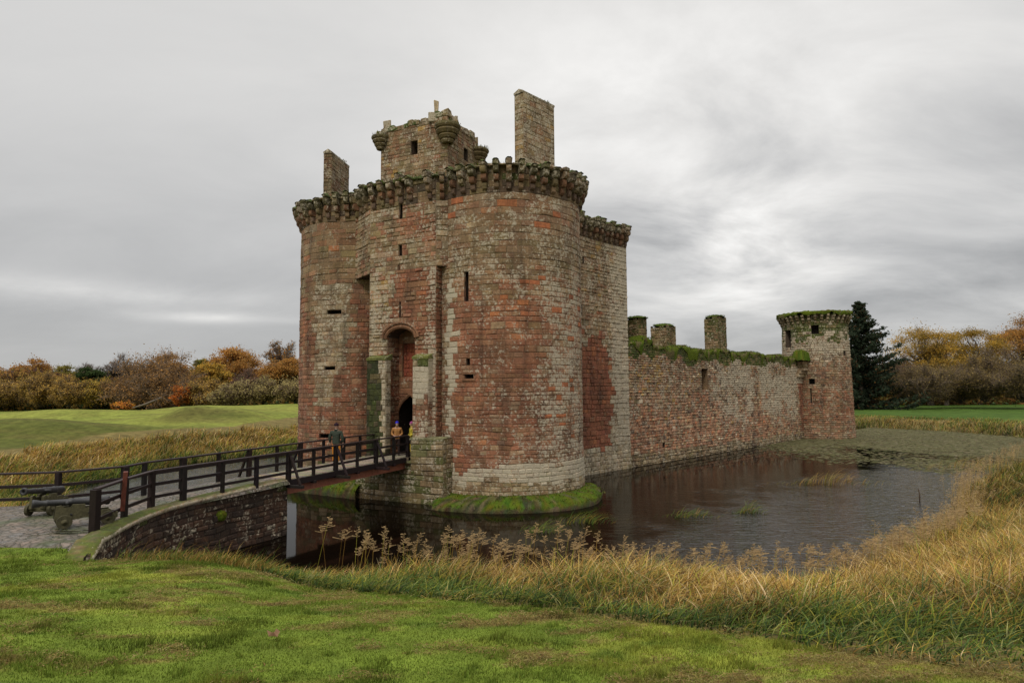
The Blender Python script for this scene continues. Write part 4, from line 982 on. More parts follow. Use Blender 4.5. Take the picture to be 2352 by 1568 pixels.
abw = empty('abutment_wall', (-10.5, 21, 0)); tag(abw, 'dark lichen spotted stone retaining wall curving beneath the cobbled causeway', 'wall')
af, AL_ = polyfn(abp, lambda z: .01*max(0, (2.1-z)))
def ab_child(mb, name, mat=STONE): o = mb.build(name, mat, abw); o.location = -abw.location; return o
mb = MB()
def abtop(u): return 1.98+.12*sm1(6, 11, u)-.0*u
masonry(mb, af, AL_, -.6, 2.12, colAb, ch=(.20, .28), bw=(.3, .75), prot=.05, ztop=abtop)
f, L = linfn((-9.05, 26.55), (-11.4, 27.8)); masonry(mb, f, L, -.6, 2.0, colAb, ch=(.3, .4), bw=(.4, .8), prot=.04)
f, L = linfn((-11.4, 27.8), (-14.3, 22.5)); masonry(mb, f, L, -.6, 2.0, colAb, ch=(.3, .4), bw=(.4, .8), prot=.04)
ab_child(mb, 'masonry')
# rounded mossy coping strip with lichened lip
V = []; cols = []; prof = ((.05, -.10), (.10, -.05), (.10, .02), (.05, .06), (-.12, .085), (-.3, .08), (-.5, .05)); n = int(AL_/.1); m = len(prof)
for i in range(n+1):
    u = AL_*i/n
    for k, (d, dz) in enumerate(prof):
        x, y, nx, ny = af(u, 2.0); j = float(fb(u*3, k*1.3, 3, 93))-.5
        V.append((x+nx*(d+j*.06), y+ny*(d+j*.06), abtop(u)+.03+dz+j*.07-.3*max(0, 1-u/1.2)))
        g = float(fb(u*1.8, k*1.1, 3, 94)); c = (PALE if g > .5 else GREY) if k < 3 and u > 3 else (MOSSL if g > .42 else (.13, .12, .05))
        if k == 3: c = (.2, .19, .1) if u > 6 else MOSSL
        cols.append((*[q*rnd.uniform(.8, 1.1) for q in c], .9 if k < 3 else .1))
o = link('coping', mesh_np('coping', V, [(i*m+k, (i+1)*m+k, (i+1)*m+k+1, i*m+k+1) for i in range(n) for k in range(m-1)], cols, STONE, True), abw, -abw.location)
# moss cushion on the face
x, y, nx, ny = af(8.3, 1.0); V = []; cols = []
for i in range(9):
    for k in range(9):
        a, b = i/8*2-1, k/8*2-1; r_ = math.hypot(a, b); h = .13*math.sqrt(max(0, 1-min(1, r_)**2))+rnd.uniform(-.012, .012)-(.1 if r_ > 1 else 0)
        V.append((x-ny*a*.25+nx*h, y+nx*a*.25+ny*h, 1.32+b*.22)); cols.append([q*rnd.uniform(.8, 1.3) for q in MOSSL])
o = link('moss_cushion', mesh_np('moss_cushion', V, [(i*9+k, (i+1)*9+k, (i+1)*9+k+1, i*9+k+1) for i in range(8) for k in range(8)], cols, MOSSM, True), abw, -abw.location)

# ------------------------------------------------------------------ timber footbridge and fences
TB = (.021, .013, .012); TB2 = (.040, .024, .020)
def beam(mb, p, q, w, h, col=None, b=.008):
    p, q = Vector(p), Vector(q); d = q-p; L = d.length; x = d/L; up = Vector((0, 0, 1)) if abs(x.z) < .95 else Vector((1, 0, 0))
    y = up.cross(x).normalized(); z = x.cross(y); Mx = Matrix(((x.x, y.x, z.x, p.x), (x.y, y.y, z.y, p.y), (x.z, y.z, z.z, p.z), (0, 0, 0, 1)))
    mb.bevbox((0, -w/2, -h/2), (L, w/2, h/2), b, col or tuple(q_*rnd.uniform(.8, 1.25) for q_ in TB), Mx)
def post(x, y, z0, z1, w, ang, col=None):
    mb = MB(); Mx = Matrix.Translation((x, y, 0)) @ Matrix.Rotation(ang, 4, 'Z'); mb.bevbox((-w/2, -w/2, z0), (w/2, w/2, z1), .012, col or tuple(q_*rnd.uniform(.6, .9) for q_ in TB), Mx); return mb
def deckz(Y): return 2.10+.18*min(1, max(0, (Y-22)/11))
AX = math.atan2(12.35, 5.8)
Ynear = [(-1176+429, 0), ]
Yn = [22.16, 23.6, 25.0, 26.5, 27.8, 29.06, 30.4, 31.67, 32.97, 34.1]
Yb = [23.35, 24.75, 26.2, 27.6, 29.0, 30.3, 31.7, 33.0, 34.2, 35.35]
bridge = empty('footbridge', (-7.5, 30.5, 0)); tag(bridge, 'narrow dark timber footbridge on a red steel beam leading into the castle gateway', 'footbridge')
fn_ = empty('railing', (-11.2, 22, 0)); tag(fn_, 'dark wooden railing on the near side of the causeway, flaring out beside the cannon', 'railing')
fb_ = empty('railing', (-15, 22.5, 0)); tag(fb_, 'dark wooden railing on the far side of the causeway, behind both cannons', 'railing')
def put(mb, name, parent, mat=TIMBER): o = mb.build(name, mat, parent); o.location = -parent.location; return o
def railrun(parent, P, hs=((1.10, .16, .06), (.68, .06, .10), (.28, .06, .10))):
    """P: list of (x,y,zdeck)"""
    for k, (h, w_, t_) in enumerate(hs):
        mb = MB()
        for a, b in zip(P[:-1], P[1:]): beam(mb, (a[0], a[1], a[2]+h), (b[0], b[1], b[2]+h), w_, t_, tuple(q*(1.5 if k == 0 else 1) for q in TB))
        put(mb, 'handrail' if k == 0 else 'rail', parent)
# bridge side rails
nearP = [(*axisP(y), deckz(y)) for y in Yn]
offb = 2.3
backP = [(*axisP(y-.426*offb, offb), deckz(y)) for y in Yb]
railrun(bridge, nearP[3:]); railrun(bridge, backP[3:])
for side, P, ys in ((-1, nearP, Yn), (1, backP, Yb)):
    for i in range(3, len(P)):
        x, y, z = P[i]; st = i % 2 == 1
        put(post(x, y, z-.22, z+1.08, .17 if st else .12, AX), 'post', bridge)
        if st:
            ox, oy = (.905*.62*(-side), -.426*.62*(-side)); mb = MB()
            beam(mb, (x+ox, y+oy, z-.18), (x+.905*.1*(-side), y-.426*.1*(-side), z+.95), .09, .09); put(mb, 'brace', bridge)
            mb = MB(); beam(mb, (x-ox*.1, y-oy*.1, z-.25), (x+ox*1.25, y+oy*1.25, z-.25), .14, .12); put(mb, 'outrigger', bridge)
        else:
            mb = MB(); beam(mb, (x-.905*.1, y+.426*.1, z-.27), (x+.905*.12*(-side), y-.426*.12*(-side), z-.27), .13, .12); put(mb, 'joist_end', bridge)
# deck planks (across), fascia, red steel beams
mb = MB(); y = 26.35; end = 35.3
while y < end:
    zz = deckz(y); a = axisP(y, .02); b = axisP(y-.0, offb-.02)
    wd = .13; c = rnd.choice([(.25, .21, .155), (.21, .175, .13), (.29, .245, .175), (.22, .195, .14)])
    p, q = Vector((a[0], a[1], zz-.02)), Vector((b[0], b[1], zz-.02)); beam(mb, p, q, wd, .045, tuple(k*rnd.uniform(.8, 1.15) for k in c), .006); y += .128
put(mb, 'deck', bridge, OLDWOOD)
for off in (-.04, offb+.02):
    mb = MB(); a, b = axisP(26.5-.426*(off > 1)*off, off), axisP(34.3 if off < 1 else 34.6, off); beam(mb, (*a, deckz(26.5)-.13), (*b, deckz(34.3)-.13), .06, .24); put(mb, 'fascia', bridge)
for off in (.18, offb-.25):
    a, b = axisP(26.1, off), axisP(34.6, off); za, zb = deckz(26)-.42, deckz(34.5)-.42
    mb = MB(); RC = (.27, .095, .055)
    beam(mb, (*a, za), (*b, zb), .03, .30, RC); beam(mb, (*a, za-.15), (*b, zb-.15), .2, .03, RC); beam(mb, (*a, za+.15), (*b, zb+.15), .2, .03, RC); put(mb, 'girder', bridge, STEEL)
# near railing on stone, with outward flare
NF = [(-11.06, 17.55, 2.05), (-11.40, 19.45, 2.06), (-11.55, 21.15, 2.08)]+nearP[:4]
railrun(fn_, NF)
for i, (x, y, z) in enumerate(NF[:-1]): put(post(x, y, z-.25, z+1.10, (.20, .15, .17, .17, .12, .14)[i % 6], AX if i > 2 else R(80)), 'post', fn_)
BFn = [(-26, 20.75, 2.0), (-22.5, 20.9, 2.0), (-19.2, 21.1, 2.0), (-16.9, 21.3, 2.0), (-14.85, 21.6, 2.02), (-13.35, 22.75, 2.06)]+backP[:4]
railrun(fb_, BFn)
for i, (x, y, z) in enumerate(BFn[:-1]): put(post(x, y, z-.25, z+1.10, (.16, .16, .16, .16, .16, .2, .14, .2, .13)[i % 9], AX if i > 4 else 1.4), 'post', fb_)
mb = MB(); Mx = Matrix.Translation((-11.28, 19.15, 2.3)) @ Matrix.Rotation(R(3), 4, 'Y') @ Matrix.Rotation(R(30), 4, 'Z'); mb.bevbox((-.06, -.10, 0), (.06, .10, 1.12), .01, (.12, .035, .022), Mx)
for zz in (.2, .9): mb.bevbox((.055, -.03, zz), (.085, .03, zz+.05), .005, (.03, .02, .02), Mx)
o = mb.build('gate_board', TIMBER); tag(o, 'upright reddish brown board fixed to the second post of the near railing', 'board')

# ------------------------------------------------------------------ cannons
def cannon(loc, ang, label, elev=5, Lb=2.1):
    c = empty('cannon', loc); c.rotation_euler = (0, 0, ang); c.scale = (.92, .82, .86); tag(c, label, 'cannon', 'old naval cannons on wooden carriages')
    # local: +x towards the muzzle
    prof = [(0, -.13), (.035, -.12), (.05, -.09), (.03, -.05), (.055, -.03), (.14, .0), (.155, .02), (.16, .08), (.15, .12), (.148, .45), (.158, .47), (.158, .5), (.14, .52), (.128, .95), (.14, .97), (.14, 1.01), (.122, 1.03), (.105, 1.55), (.12, 1.57), (.12, 1.6), (.104, 1.62), (.10, Lb-.22), (.115, Lb-.16), (.145, Lb-.07), (.15, Lb-.02), (.13, Lb), (.062, Lb), (.055, Lb-.3), (.0, Lb-.3)]
    prof = [(r_*.86, z_) for r_, z_ in prof]
    mb = MB(); Mx = Matrix.Translation((-.75, 0, .70)) @ Matrix.Rotation(R(90-elev), 4, 'Y')
    mb.lathe(prof, 22, Mx, (.022, .021, .022, 0)); b = mb.build('barrel', IRON, c)
    mb = MB()
    px = .35; pz = .70+1.1*math.sin(R(elev)); mb.tube([(px, -.3, pz), (px, .3, pz)], .05, 12, (.022, .021, .022, 0)); mb.build('trunnion', IRON, b)
    ow = (.085, .075, .038)
    for s in (-1, 1):
        mb = MB(); pr = [(-.95, .16), (-.95, .34), (-.75, .34), (-.75, .45), (-.45, .45), (-.45, .56), (-.1, .56), (-.1, .68), (.22, .70), (.27, .62), (.42, .62), (.5, .70), (.62, .68), (.66, .26), (.5, .18), (-.1, .26), (-.6, .2)]
        n = len(pr); vs = [(x, s*.2+t, z) for t in (-.045, .045) for x, z in pr]
        mb.add(vs, [tuple(range(n)), tuple(range(2*n-1, n-1, -1))]+[(i, i+n, (i+1) % n+n, (i+1) % n) for i in range(n)], ow)
        for q in ((-.2, .4), (.25, .4), (.5, .35)): mb.tube([(q[0], s*.25-.0, q[1]), (q[0], s*.275, q[1])], .03, 8, (.03, .03, .03))
        mb.build('cheek', OLDWOOD, c)
    for x in (-.68, .42):
        mb = MB(); mb.bevbox((x-.08, -.34, .13), (x+.08, .34, .27), .015, ow); mb.tube([(x, -.46, .2), (x, .46, .2)], .045, 10, ow); mb.build('axle', OLDWOOD, c)
        for s in (-1, 1):
            mb = MB(); rr = .205; y0, y1 = s*.33, s*.43; n = 20; vs = [(x+rr*math.cos(6.283*k/n), yy, .2+rr*math.sin(6.283*k/n)) for yy in (y0, y1) for k in range(n)]
            mb.add(vs, [tuple(range(n)), tuple(range(2*n-1, n-1, -1))]+[(k, (k+1) % n, (k+1) % n+n, k+n) for k in range(n)], tuple(q*.8 for q in ow))
            mb.tube([(x, s*.43, .2), (x, s*.45, .2)], .085, 12, tuple(q*1.1 for q in ow)); mb.build('wheel', OLDWOOD, c)
    mb = MB(); mb.bevbox((-.7, -.16, .25), (-.3, .16, .36), .01, ow); mb.bevbox((-.5, -.1, .36), (-.2, .1, .52), .01, ow); mb.build('quoin', OLDWOOD, c)
    return c
cannon((-12.0, 18.4, 2.06), math.atan2(-.62, -.78), 'cannon nearer the camera, its black barrel lying side-on behind the flared railing', 3, 1.95)
cannon((-14.2, 20.25, 2.06), math.atan2(-1, .10), 'cannon farther off by the back railing, its round muzzle facing the viewer', 7, 2.1)

# ------------------------------------------------------------------ vegetation helpers
def blades(name, P, h, w_, lean, bend, col, segs=3, mat=GRASS, tipc=1.15, basec=.6, parent=None):
    """P (N,3) roots; h height, w width, lean (N,2) direction, bend how far the tip moves sideways"""
    N_ = len(P); w_ = np.broadcast_to(np.asarray(w_, float), (N_,)); h = np.broadcast_to(np.asarray(h, float), (N_,)); a = rng.uniform(0, np.pi, N_); ux, uy = np.cos(a), np.sin(a)
    V = np.zeros((N_, (segs+1)*2-1, 3), np.float32); Cc = np.zeros((N_, (segs+1)*2-1, 3), np.float32)
    for k in range(segs+1):
        t = k/segs; q = t*t; zz = h*(t-.35*bend*q); off = h*bend*q
        c = np.stack([P[:, 0]+lean[:, 0]*off, P[:, 1]+lean[:, 1]*off, P[:, 2]+zz], 1)
        wk = w_*(1-t)**.7*.5; cf = basec+(tipc-basec)*t
        if k < segs:
            V[:, 2*k] = c-np.stack([ux*wk, uy*wk, 0*wk], 1); V[:, 2*k+1] = c+np.stack([ux*wk, uy*wk, 0*wk], 1); Cc[:, 2*k] = Cc[:, 2*k+1] = col*cf
        else: V[:, 2*k] = c; Cc[:, 2*k] = col*cf
    nv = (segs+1)*2-1; b = (np.arange(N_)*nv)[:, None]; fs = []
    for k in range(segs):
        if k < segs-1: fs.append(b+np.array([2*k, 2*k+1, 2*k+3])); fs.append(b+np.array([2*k, 2*k+3, 2*k+2]))
        else: fs.append(b+np.array([2*k, 2*k+1, 2*k+2]))
    F = np.stack(fs, 1).reshape(-1, 3)
    return link(name, mesh_np(name, V.reshape(-1, 3), F, Cc.reshape(-1, 3), mat), parent)
def incam(x, y, m=.06): return (y > .5) & (np.abs(x/y) < .784+m)
def palette(n_, cols, wts):
    idx = rng.choice(len(cols), n_, p=np.array(wts)/sum(wts)); c = np.array(cols)[idx]; return c*rng.uniform(.75, 1.2, (n_, 1))*rng.uniform(.93, 1.07, (n_, 3))
def dirs(n_, a0, sp): a = rng.normal(a0, sp, n_); return np.stack([np.cos(a), np.sin(a)], 1)

# mown lawn near the camera
n_ = 1000000; y = 2.6+rng.random(n_)**1.5*15; x = rng.uniform(-1, 1, n_)*(.90*y+.6)+0*y
k = (y < edge(x)-.0+.10*rng.normal(size=n_)) & incam(x, y, .2) & (y < 17.3); x, y = x[k], y[k]
k = rng.random(len(x)) < np.clip(.36+.5*(fb(x*1.5, y*1.5, 3, 101)), 0, 1); x, y = x[k], y[k]
lcx = lawncol(x, y); hh_ = rng.uniform(.018, .045, len(x))*(.75+.9*smooth(.5, .75, fb(x*1.3, y*1.3, 3, 102)))
tuft = smooth(.60, .72, fb(x*.9+3, y*1.1, 3, 103)); hh_ = hh_*(1+.9*tuft)*(1+1.5*smooth(.66, .76, fb(x*3.4, y*3.4, 3, 105)))
c = lcx*rng.uniform(.62, 1.35, (len(x), 1))*rng.uniform(.9, 1.1, (len(x), 3)); c = c*(1-.25*tuft[:, None])
o = blades('grass', np.stack([x, y, hgt(x, y)-.004], 1), hh_, np.clip(.0035+.0006*y, 0, .012), dirs(len(x), .6, 1.6), rng.uniform(.1, .9, len(x)), c, 2, basec=.72)
tag(o, 'short mown lawn grass covering the near slope', 'grass', kind='stuff')
# clippings: dry curls lying in drifts
n_ = 420000; y = 2.8+rng.random(n_)**1.25*13; x = rng.uniform(-1, 1, n_)*(.80*y+.6)
k = (y < edge(x)+.2) & incam(x, y, .1); x, y = x[k], y[k]
e = edge(x)-y; n3 = fb(x*1.1+y*.35, y*2.4-x*.6, 4, 82)+np.exp(-((e-1.3)/1.5)**2)*.105*smooth(-11, -6, x)+np.exp(-((e-3.2)/.8)**2)*.05*(x > -2)
n4 = fb(x*5, y*6, 3, 104)
k = rng.random(len(x)) < smooth(.56, .68, n3)*smooth(.36, .55, n4)*.95; x, y, n4 = x[k], y[k], n4[k]
c = palette(len(x), [(.30, .22, .075), (.23, .15, .05), (.36, .29, .12), (.12, .075, .03), (.22, .20, .05)], [3, 3, 1.3, 1.6, 1.5])
o = blades('grass_clippings', np.stack([x, y, hgt(x, y)+rng.uniform(.0, .085, len(x))*smooth(.4, .7, n4)], 1), rng.uniform(.008, .03, len(x)), np.full(len(x), .007)+.0009*y, dirs(len(x), 0, 3), rng.uniform(1.5, 4.5, len(x)), c, 2, basec=.8)
tag(o, 'dry brown grass clippings lying in drifts across the lawn', 'grass clippings', kind='stuff')

# tall rank grass on the near bank
GOLD = (.42, .26, .06); TAN = (.54, .37, .13); GRN = (.14, .195, .03); DGR = (.055, .10, .016); BRN = (.20, .11, .025); YG = (.31, .28, .04)
def roughgrass(name, label, x, y, hfun, wfun, greenf, segs=3, wind=(.0, 1.25), bend=(.15, 1.5), dsc=1.0):
    n1 = fb(x*.5, y*.5, 3, 110); n2 = fb(x*1.6, y*1.6, 3, 111); N_ = len(x)
    g = np.clip(greenf+(n1-.5)*1.6+(n2-.5)*.5, 0, 1)
    cg = palette(N_, [GRN, DGR, YG, (.09, .15, .05), (.035, .06, .02), (.30, .30, .10)], [3, 2.4, 1.6, 1.4, 1.5, .8]); cd = palette(N_, [GOLD, TAN, BRN, YG, (.33, .2, .05), (.08, .045, .02), (.62, .46, .24)], [3, 2, 1.8, 1, 2, 1.6, .9])
    pick_ = (rng.random(N_) < g)[:, None]; c = np.where(pick_, cg, cd)*dsc*np.clip(.35+1.25*fb(x*.7+9, y*.7, 3, 113), .4, 1.4)[:, None]
    h = hfun*(.55+.75*n1+.3*(n2-.5))*rng.uniform(.6, 1.15, N_)
    a = wind[0]+2.2*(fb(x*.35, y*.35, 2, 112)-.5); ang = rng.normal(a, wind[1]); lean = np.stack([np.cos(ang), np.sin(ang)], 1)
    o = blades(name, np.stack([x, y, hgt(x, y)-.03], 1), h, wfun*rng.uniform(.8, 1.7, N_), lean, rng.uniform(*bend, N_), c, segs, basec=.28, tipc=1.5)  # shade between blades painted in: roots darkened, tips lightened
    tag(o, label, 'grass', kind='stuff'); return o
n_ = 300000; x = rng.uniform(-9.5, 22, n_); y = rng.uniform(2.2, 27, n_); d = sdist(x, y)
k = (y > edge(x)-.05) & (d > -.9) & (d < 24) & incam(x, y, .45) & ~((x > 17.5) & (d < 16)) & ~((x < -8.9) & (y > 15)) & ~((x < -7.2+.0*y) & (y > 18))
k &= ~((x < -4.5) & (y < edge(x)+.4) & (rng.random(n_) < .55))
x, y, d = x[k], y[k], d[k]
e = y-edge(x); dens = rng.random(len(x)) < np.where(d < .2, .30, .95); x, y, d, e = x[dens], y[dens], d[dens], e[dens]
lowleft = smooth(-3.5, -6.5, x)
hf = (.30+.60*smooth(.5, 4, e)+.5*smooth(3, 0, d))*(1-.6*lowleft)*(1-.42*np.exp(-((x-5.4)/1.6)**2))
gf = np.clip(1.0-smooth(.3, 4.2, e)*1.0, .08, 1)*.95
roughgrass('bank_grass', 'tall green and straw coloured grass along the near bank of the moat', x, y, hf*1.08, .009+.0008*y, gf, 4, bend=(.3, 2.1))
n_ = 300000; x = rng.uniform(9, 62, n_); y = rng.uniform(8, 72, n_); d = sdist(x, y)
k = (d > -.7) & (d < 16) & (incam(x, y, .15)) & (x > 17.5-.0*y) | ((d > 0) & (x > 9) & (x <= 17.5) & (d > 12) & incam(x, y, .04) & (y > edge(x))); x, y, d = x[k], y[k], d[k]
pr = np.clip(26/np.hypot(x, y), .25, 1); k = rng.random(len(x)) < pr; x, y, d = x[k], y[k], d[k]
roughgrass('bank_grass', 'pale dry tussocky grass filling the bank at the right edge', x, y, .75+.25*smooth(3, 0, d), .012+.0006*y, .30+.2*smooth(3, 9, d), 3, dsc=.70, bend=(.3, 2.0))
n_ = 60000; x = rng.uniform(25, 78, n_); y = rng.uniform(72, 118, n_); d = sdist(x, y)
k = (d > -.8) & (d < 4.5+3*rng.random(n_)) & incam(x, y, .04); x, y, d = x[k], y[k], d[k]
roughgrass('bank_grass', 'far band of pale reeds and rough grass between the green lawn and the weedy water', x, y, (.42+.75*smooth(3.5, 1.0, d))*(.7+.7*fb(x*.3, y*.3, 2, 5)), .05, .30+.30*smooth(2, 0, d), 2)
n_ = 230000; x = rng.uniform(-60, -10, n_); y = rng.uniform(21.5, 92, n_); d = sdist(x, y)
k = (d > -.6) & (d < 7.5+6*fb(x*.2, y*.2, 3, 9)) & incam(x, y, .04) & (y > 22.0+.3*(x > -15)) & ~((x/y > -.615) & (y < 37)) & ~((x > -16) & (y < 30)) & ((d < 4.2+5*fb(x*.3, y*.3, 2, 19))) & (x/y < -.3) & ~((x > -14.6) & (y < 25)); x, y, d = x[k], y[k], d[k]
k = rng.random(len(x)) < np.clip(34/y, .3, 1); x, y, d = x[k], y[k], d[k]
hfar = .95+.35*smooth(3, 0, d)
roughgrass('bank_grass', 'dry golden grass and green sedge on the far left bank behind the railings', x, y, hfar, .012+.0007*y, .10+.75*smooth(2.2, 0, d), 3, dsc=1.2)

# reeds with seed heads at the near waterline
def reedbed(name, x, y, h, seed_size, label, colp, parent=None, plume=14, kind='stuff', cat='reeds'):
    V = []; F = []; cc = []
    zb = hgt(x, y)
    for i in range(len(x)):
        hh2 = h[i]; lx, ly = rng.normal(.12, .10), rng.normal(0, .06); c = np.array(colp[rng.integers(len(colp))])*rng.uniform(.8, 1.2)
        z0 = max(zb[i], -.2); top = np.array((x[i]+lx*hh2, y[i]+ly*hh2, z0+hh2)); k = len(V); w2 = .006
        V += [(x[i]-w2, y[i], z0), (x[i]+w2, y[i], z0), tuple(top+(w2*.6, 0, 0)), tuple(top-(w2*.6, 0, 0))]; F.append((k, k+1, k+2, k+3)); cc += [c*.7, c*.7, c, c]
        L_ = seed_size*rng.uniform(.7, 1.3); dr = rng.normal(.45, .4)
        for j in range(plume):
            t = j/plume; sx = rng.normal(0, .022+.035*(1-t)); sy = rng.normal(0, .03); b = top+np.array((dr*L_*t*t*.28, 0, L_*(t-.25)*.95))
            ln = L_*.17*(1.35-t); e_ = b+np.array((sx*1.5+dr*ln*.45, sy, rng.uniform(.25, .95)*ln)); k = len(V); q = .0042
            V += [tuple(b), tuple(b+(0, 0, q*1.6)), tuple(e_+(q*.8, 0, q*2.2)), tuple(e_+(0, 0, -q*2))]; F.append((k, k+1, k+2, k+3)); c2 = np.array((.54, .38, .19))*rng.uniform(.5, 1.2); cc += [c2]*4
    o = link(name, mesh_np(name, V, F, cc, GRASS), parent)
    if not parent: tag(o, label, cat, kind=kind)
    return o
t = rng.random(5000)*1.0
px_, py_ = [], []
for s in range(360):
    u = rng.random(); X = -4.9+19*u**.8; yb = np.interp(X, POLY[2:10, 0], POLY[2:10, 1]); px_.append(X+rng.normal(0, .1)); py_.append(yb+rng.normal(-.6, .35))
px_ = np.array(px_); py_ = np.array(py_); hh3 = rng.uniform(1.1, 1.6, len(px_))*np.where(px_ < 2, 1.05, .92)
reedbed('reeds', px_, py_, hh3, .27, 'tall reeds with feathery seed heads rising over the dark water at the near shore', [GOLD, BRN, YG], plume=26)
px2 = []; py2 = []
for s in range(420):
    u = rng.random(); i = int(u*7)+7; fr_ = u*7-int(u*7); p = POLY[i]*(1-fr_)+POLY[i+1]*fr_; px2.append(p[0]+rng.normal(0, .3)); py2.append(p[1]+rng.normal(0, .3))
reedbed('reeds', np.array(px2), np.array(py2), rng.uniform(1.0, 1.7, len(px2)), .42, 'pale feathery reeds along the shore curving away to the right', [TAN, GOLD], plume=16)
# weeds by the foot of the wall
x = rng.uniform(-9.2, -5.2, 2600); y = edge(x)+rng.uniform(-.1, 1.6, 2600)
o = blades('weeds', np.stack([x, y, hgt(x, y)-.02], 1), rng.uniform(.1, .38, 2600)*np.where(rng.random(2600) < .05, 1.9, 1), np.full(2600, .014), dirs(2600, .3, 1), rng.uniform(.3, 1.2, 2600), palette(2600, [GRN, DGR, TAN, BRN, GOLD], [2, 1.5, 1, 1.4, 1]), 3); tag(o, 'straggling weeds and dry stems at the foot of the dark wall', 'weeds', kind='stuff')
# tufts standing in the water
def at(x, y, z=0):
    P, Rr = PIT, ROL; fw = Vector((0, math.cos(P), math.sin(P))); rt = Vector((1, 0, 0)); up = rt.cross(fw)
    r2 = rt*math.cos(Rr)-up*math.sin(Rr); u2 = up*math.cos(Rr)+rt*math.sin(Rr); d = fw+r2*(x-1176)/1500-u2*(y-784)/1500
    t = (z-EYE)/d.z; return Vector((0, 0, EYE))+d*t
def atY(x, y, Y):
    P, Rr = PIT, ROL; fw = Vector((0, math.cos(P), math.sin(P))); rt = Vector((1, 0, 0)); up = rt.cross(fw)
    r2 = rt*math.cos(Rr)-up*math.sin(Rr); u2 = up*math.cos(Rr)+rt*math.sin(Rr); d = fw+r2*(x-1176)/1500-u2*(y-784)/1500
    return Vector((0, 0, EYE))+d*(Y/d.y)
for (tx, ty, n_, r_, h_, lb, gr) in ((1240, 1222, 90, .42, .55, 'leaning green reed tuft left of the others, in dark water below the round tower', 1), (1340, 1200, 120, .5, .62, 'green reed tuft with one pale seed head, just right of the mossy ledge', 1),
        (1585, 1186, 130, .55, .45, 'low spreading double tuft of green reeds in the middle of the moat', 1), (1718, 1178, 110, .32, .62, 'compact bright green reed tuft alone in the rippled water', 1),
        (1905, 1112, 160, 1.0, .9, 'yellowing straggly reed tuft below the reflection of the corner tower', 0), (2228, 1075, 160, 1.3, 1.0, 'sparse brown reed tuft by the right hand shore among floating weed', 0)):
    p = at(tx, ty); r_ *= 1.25; h_ *= 1.35; x = p.x+rng.normal(0, r_, n_); y = p.y+rng.normal(0, r_*.35, n_)
    cp = palette(n_, [GRN, (.12, .2, .05), YG, GOLD], [3, 2, 1, .7]) if gr else palette(n_, [GOLD, TAN, GRN, BRN, YG], [2, 1.4, 1.2, 1, 1.5])
    e_ = empty('reed_tuft', (p.x, p.y, 0)); tag(e_, lb, 'reed tuft', 'reed tufts in the moat')
    o = blades('leaves', np.stack([x-p.x, y-p.y, np.full(n_, -.05)], 1), rng.uniform(.5, 1.1, n_)*h_*np.clip(1.2-np.abs(x-p.x)/(2.4*r_), .3, 1.2), np.full(n_, .022), dirs(n_, .1, .5), rng.uniform(.6, 1.5, n_), cp, 3, parent=e_)
mb = MB(); p = at(2112, 1150); mb.tube([(p.x, p.y, -.4), (p.x+.02, p.y, .3), (p.x-.03, p.y, .62)], [.035, .03, .02], 7, (.08, .05, .03)); o = mb.build('stake', BARK); tag(o, 'thin broken wooden stake poking out of the bright rippled water', 'stake')
# floating weed
n_ = 150000; x = rng.uniform(12, 58, n_); y = rng.uniform(36, 100, n_); d = sdist(x, y)
def weedmask(x, y):
    P_far = smooth(52, 58, y+(fb(x*.25, y*.25, 3, 121)-.5)*9-.10*x)+.55*smooth(43, 45, y+(fb(x*.4, y*.4, 3, 125)-.5)*5)*smooth(27, 29, x)          # band up to the far shore
    chan = np.exp(-(np.abs(y-np.interp(x, [28, 33, 35, 37, 41], [58, 57.5, 54, 51.5, 50])+1.0*np.sin(x*1.1))/np.interp(x, [28, 33, 35, 37, 41], [7.2, 6.8, 4.4, 2.4, 1.8]))**6)*smooth(27, 30, x)        # clear dark channel
    nb = smooth(24, 30, x)
    return np.clip(P_far, 0, 1)*nb*(1-1.15*chan)+smooth(48, 52, y)*smooth(22, 27, x)*.3
mk_ = weedmask(x, y)*(.40+.8*fb(x*1.1, y*.6, 3, 122))
wn = CW(0, 0); s_ = (x-S0[0])*.733+(y-S0[1])*-.680
k = (d < .2) & (s_ > .1) & (rng.random(n_) < np.clip(mk_, 0, 1)) & (np.hypot(x-C3[0], y-C3[1]) > 3.9); x, y = x[k], y[k]
sz = rng.uniform(.06, .20, len(x)); a = rng.uniform(0, 6.28, len(x)); V = np.zeros((len(x), 4, 3)); 
for q in range(4): V[:, q, 0] = x+sz*np.cos(a+q*1.571)*1.3; V[:, q, 1] = y+sz*np.sin(a+q*1.571); V[:, q, 2] = .012+rng.uniform(0, .006, len(x))
o = link('pondweed', mesh_np('pondweed', V.reshape(-1, 3), np.arange(len(x)*4).reshape(-1, 4), np.repeat(palette(len(x), [(.20, .185, .085), (.15, .15, .065), (.27, .235, .14), (.12, .10, .05)], [3, 2, 1.3, 1]), 4, 0), LEAF)); tag(o, 'olive pondweed floating in patches on the far water', 'pondweed', kind='stuff')
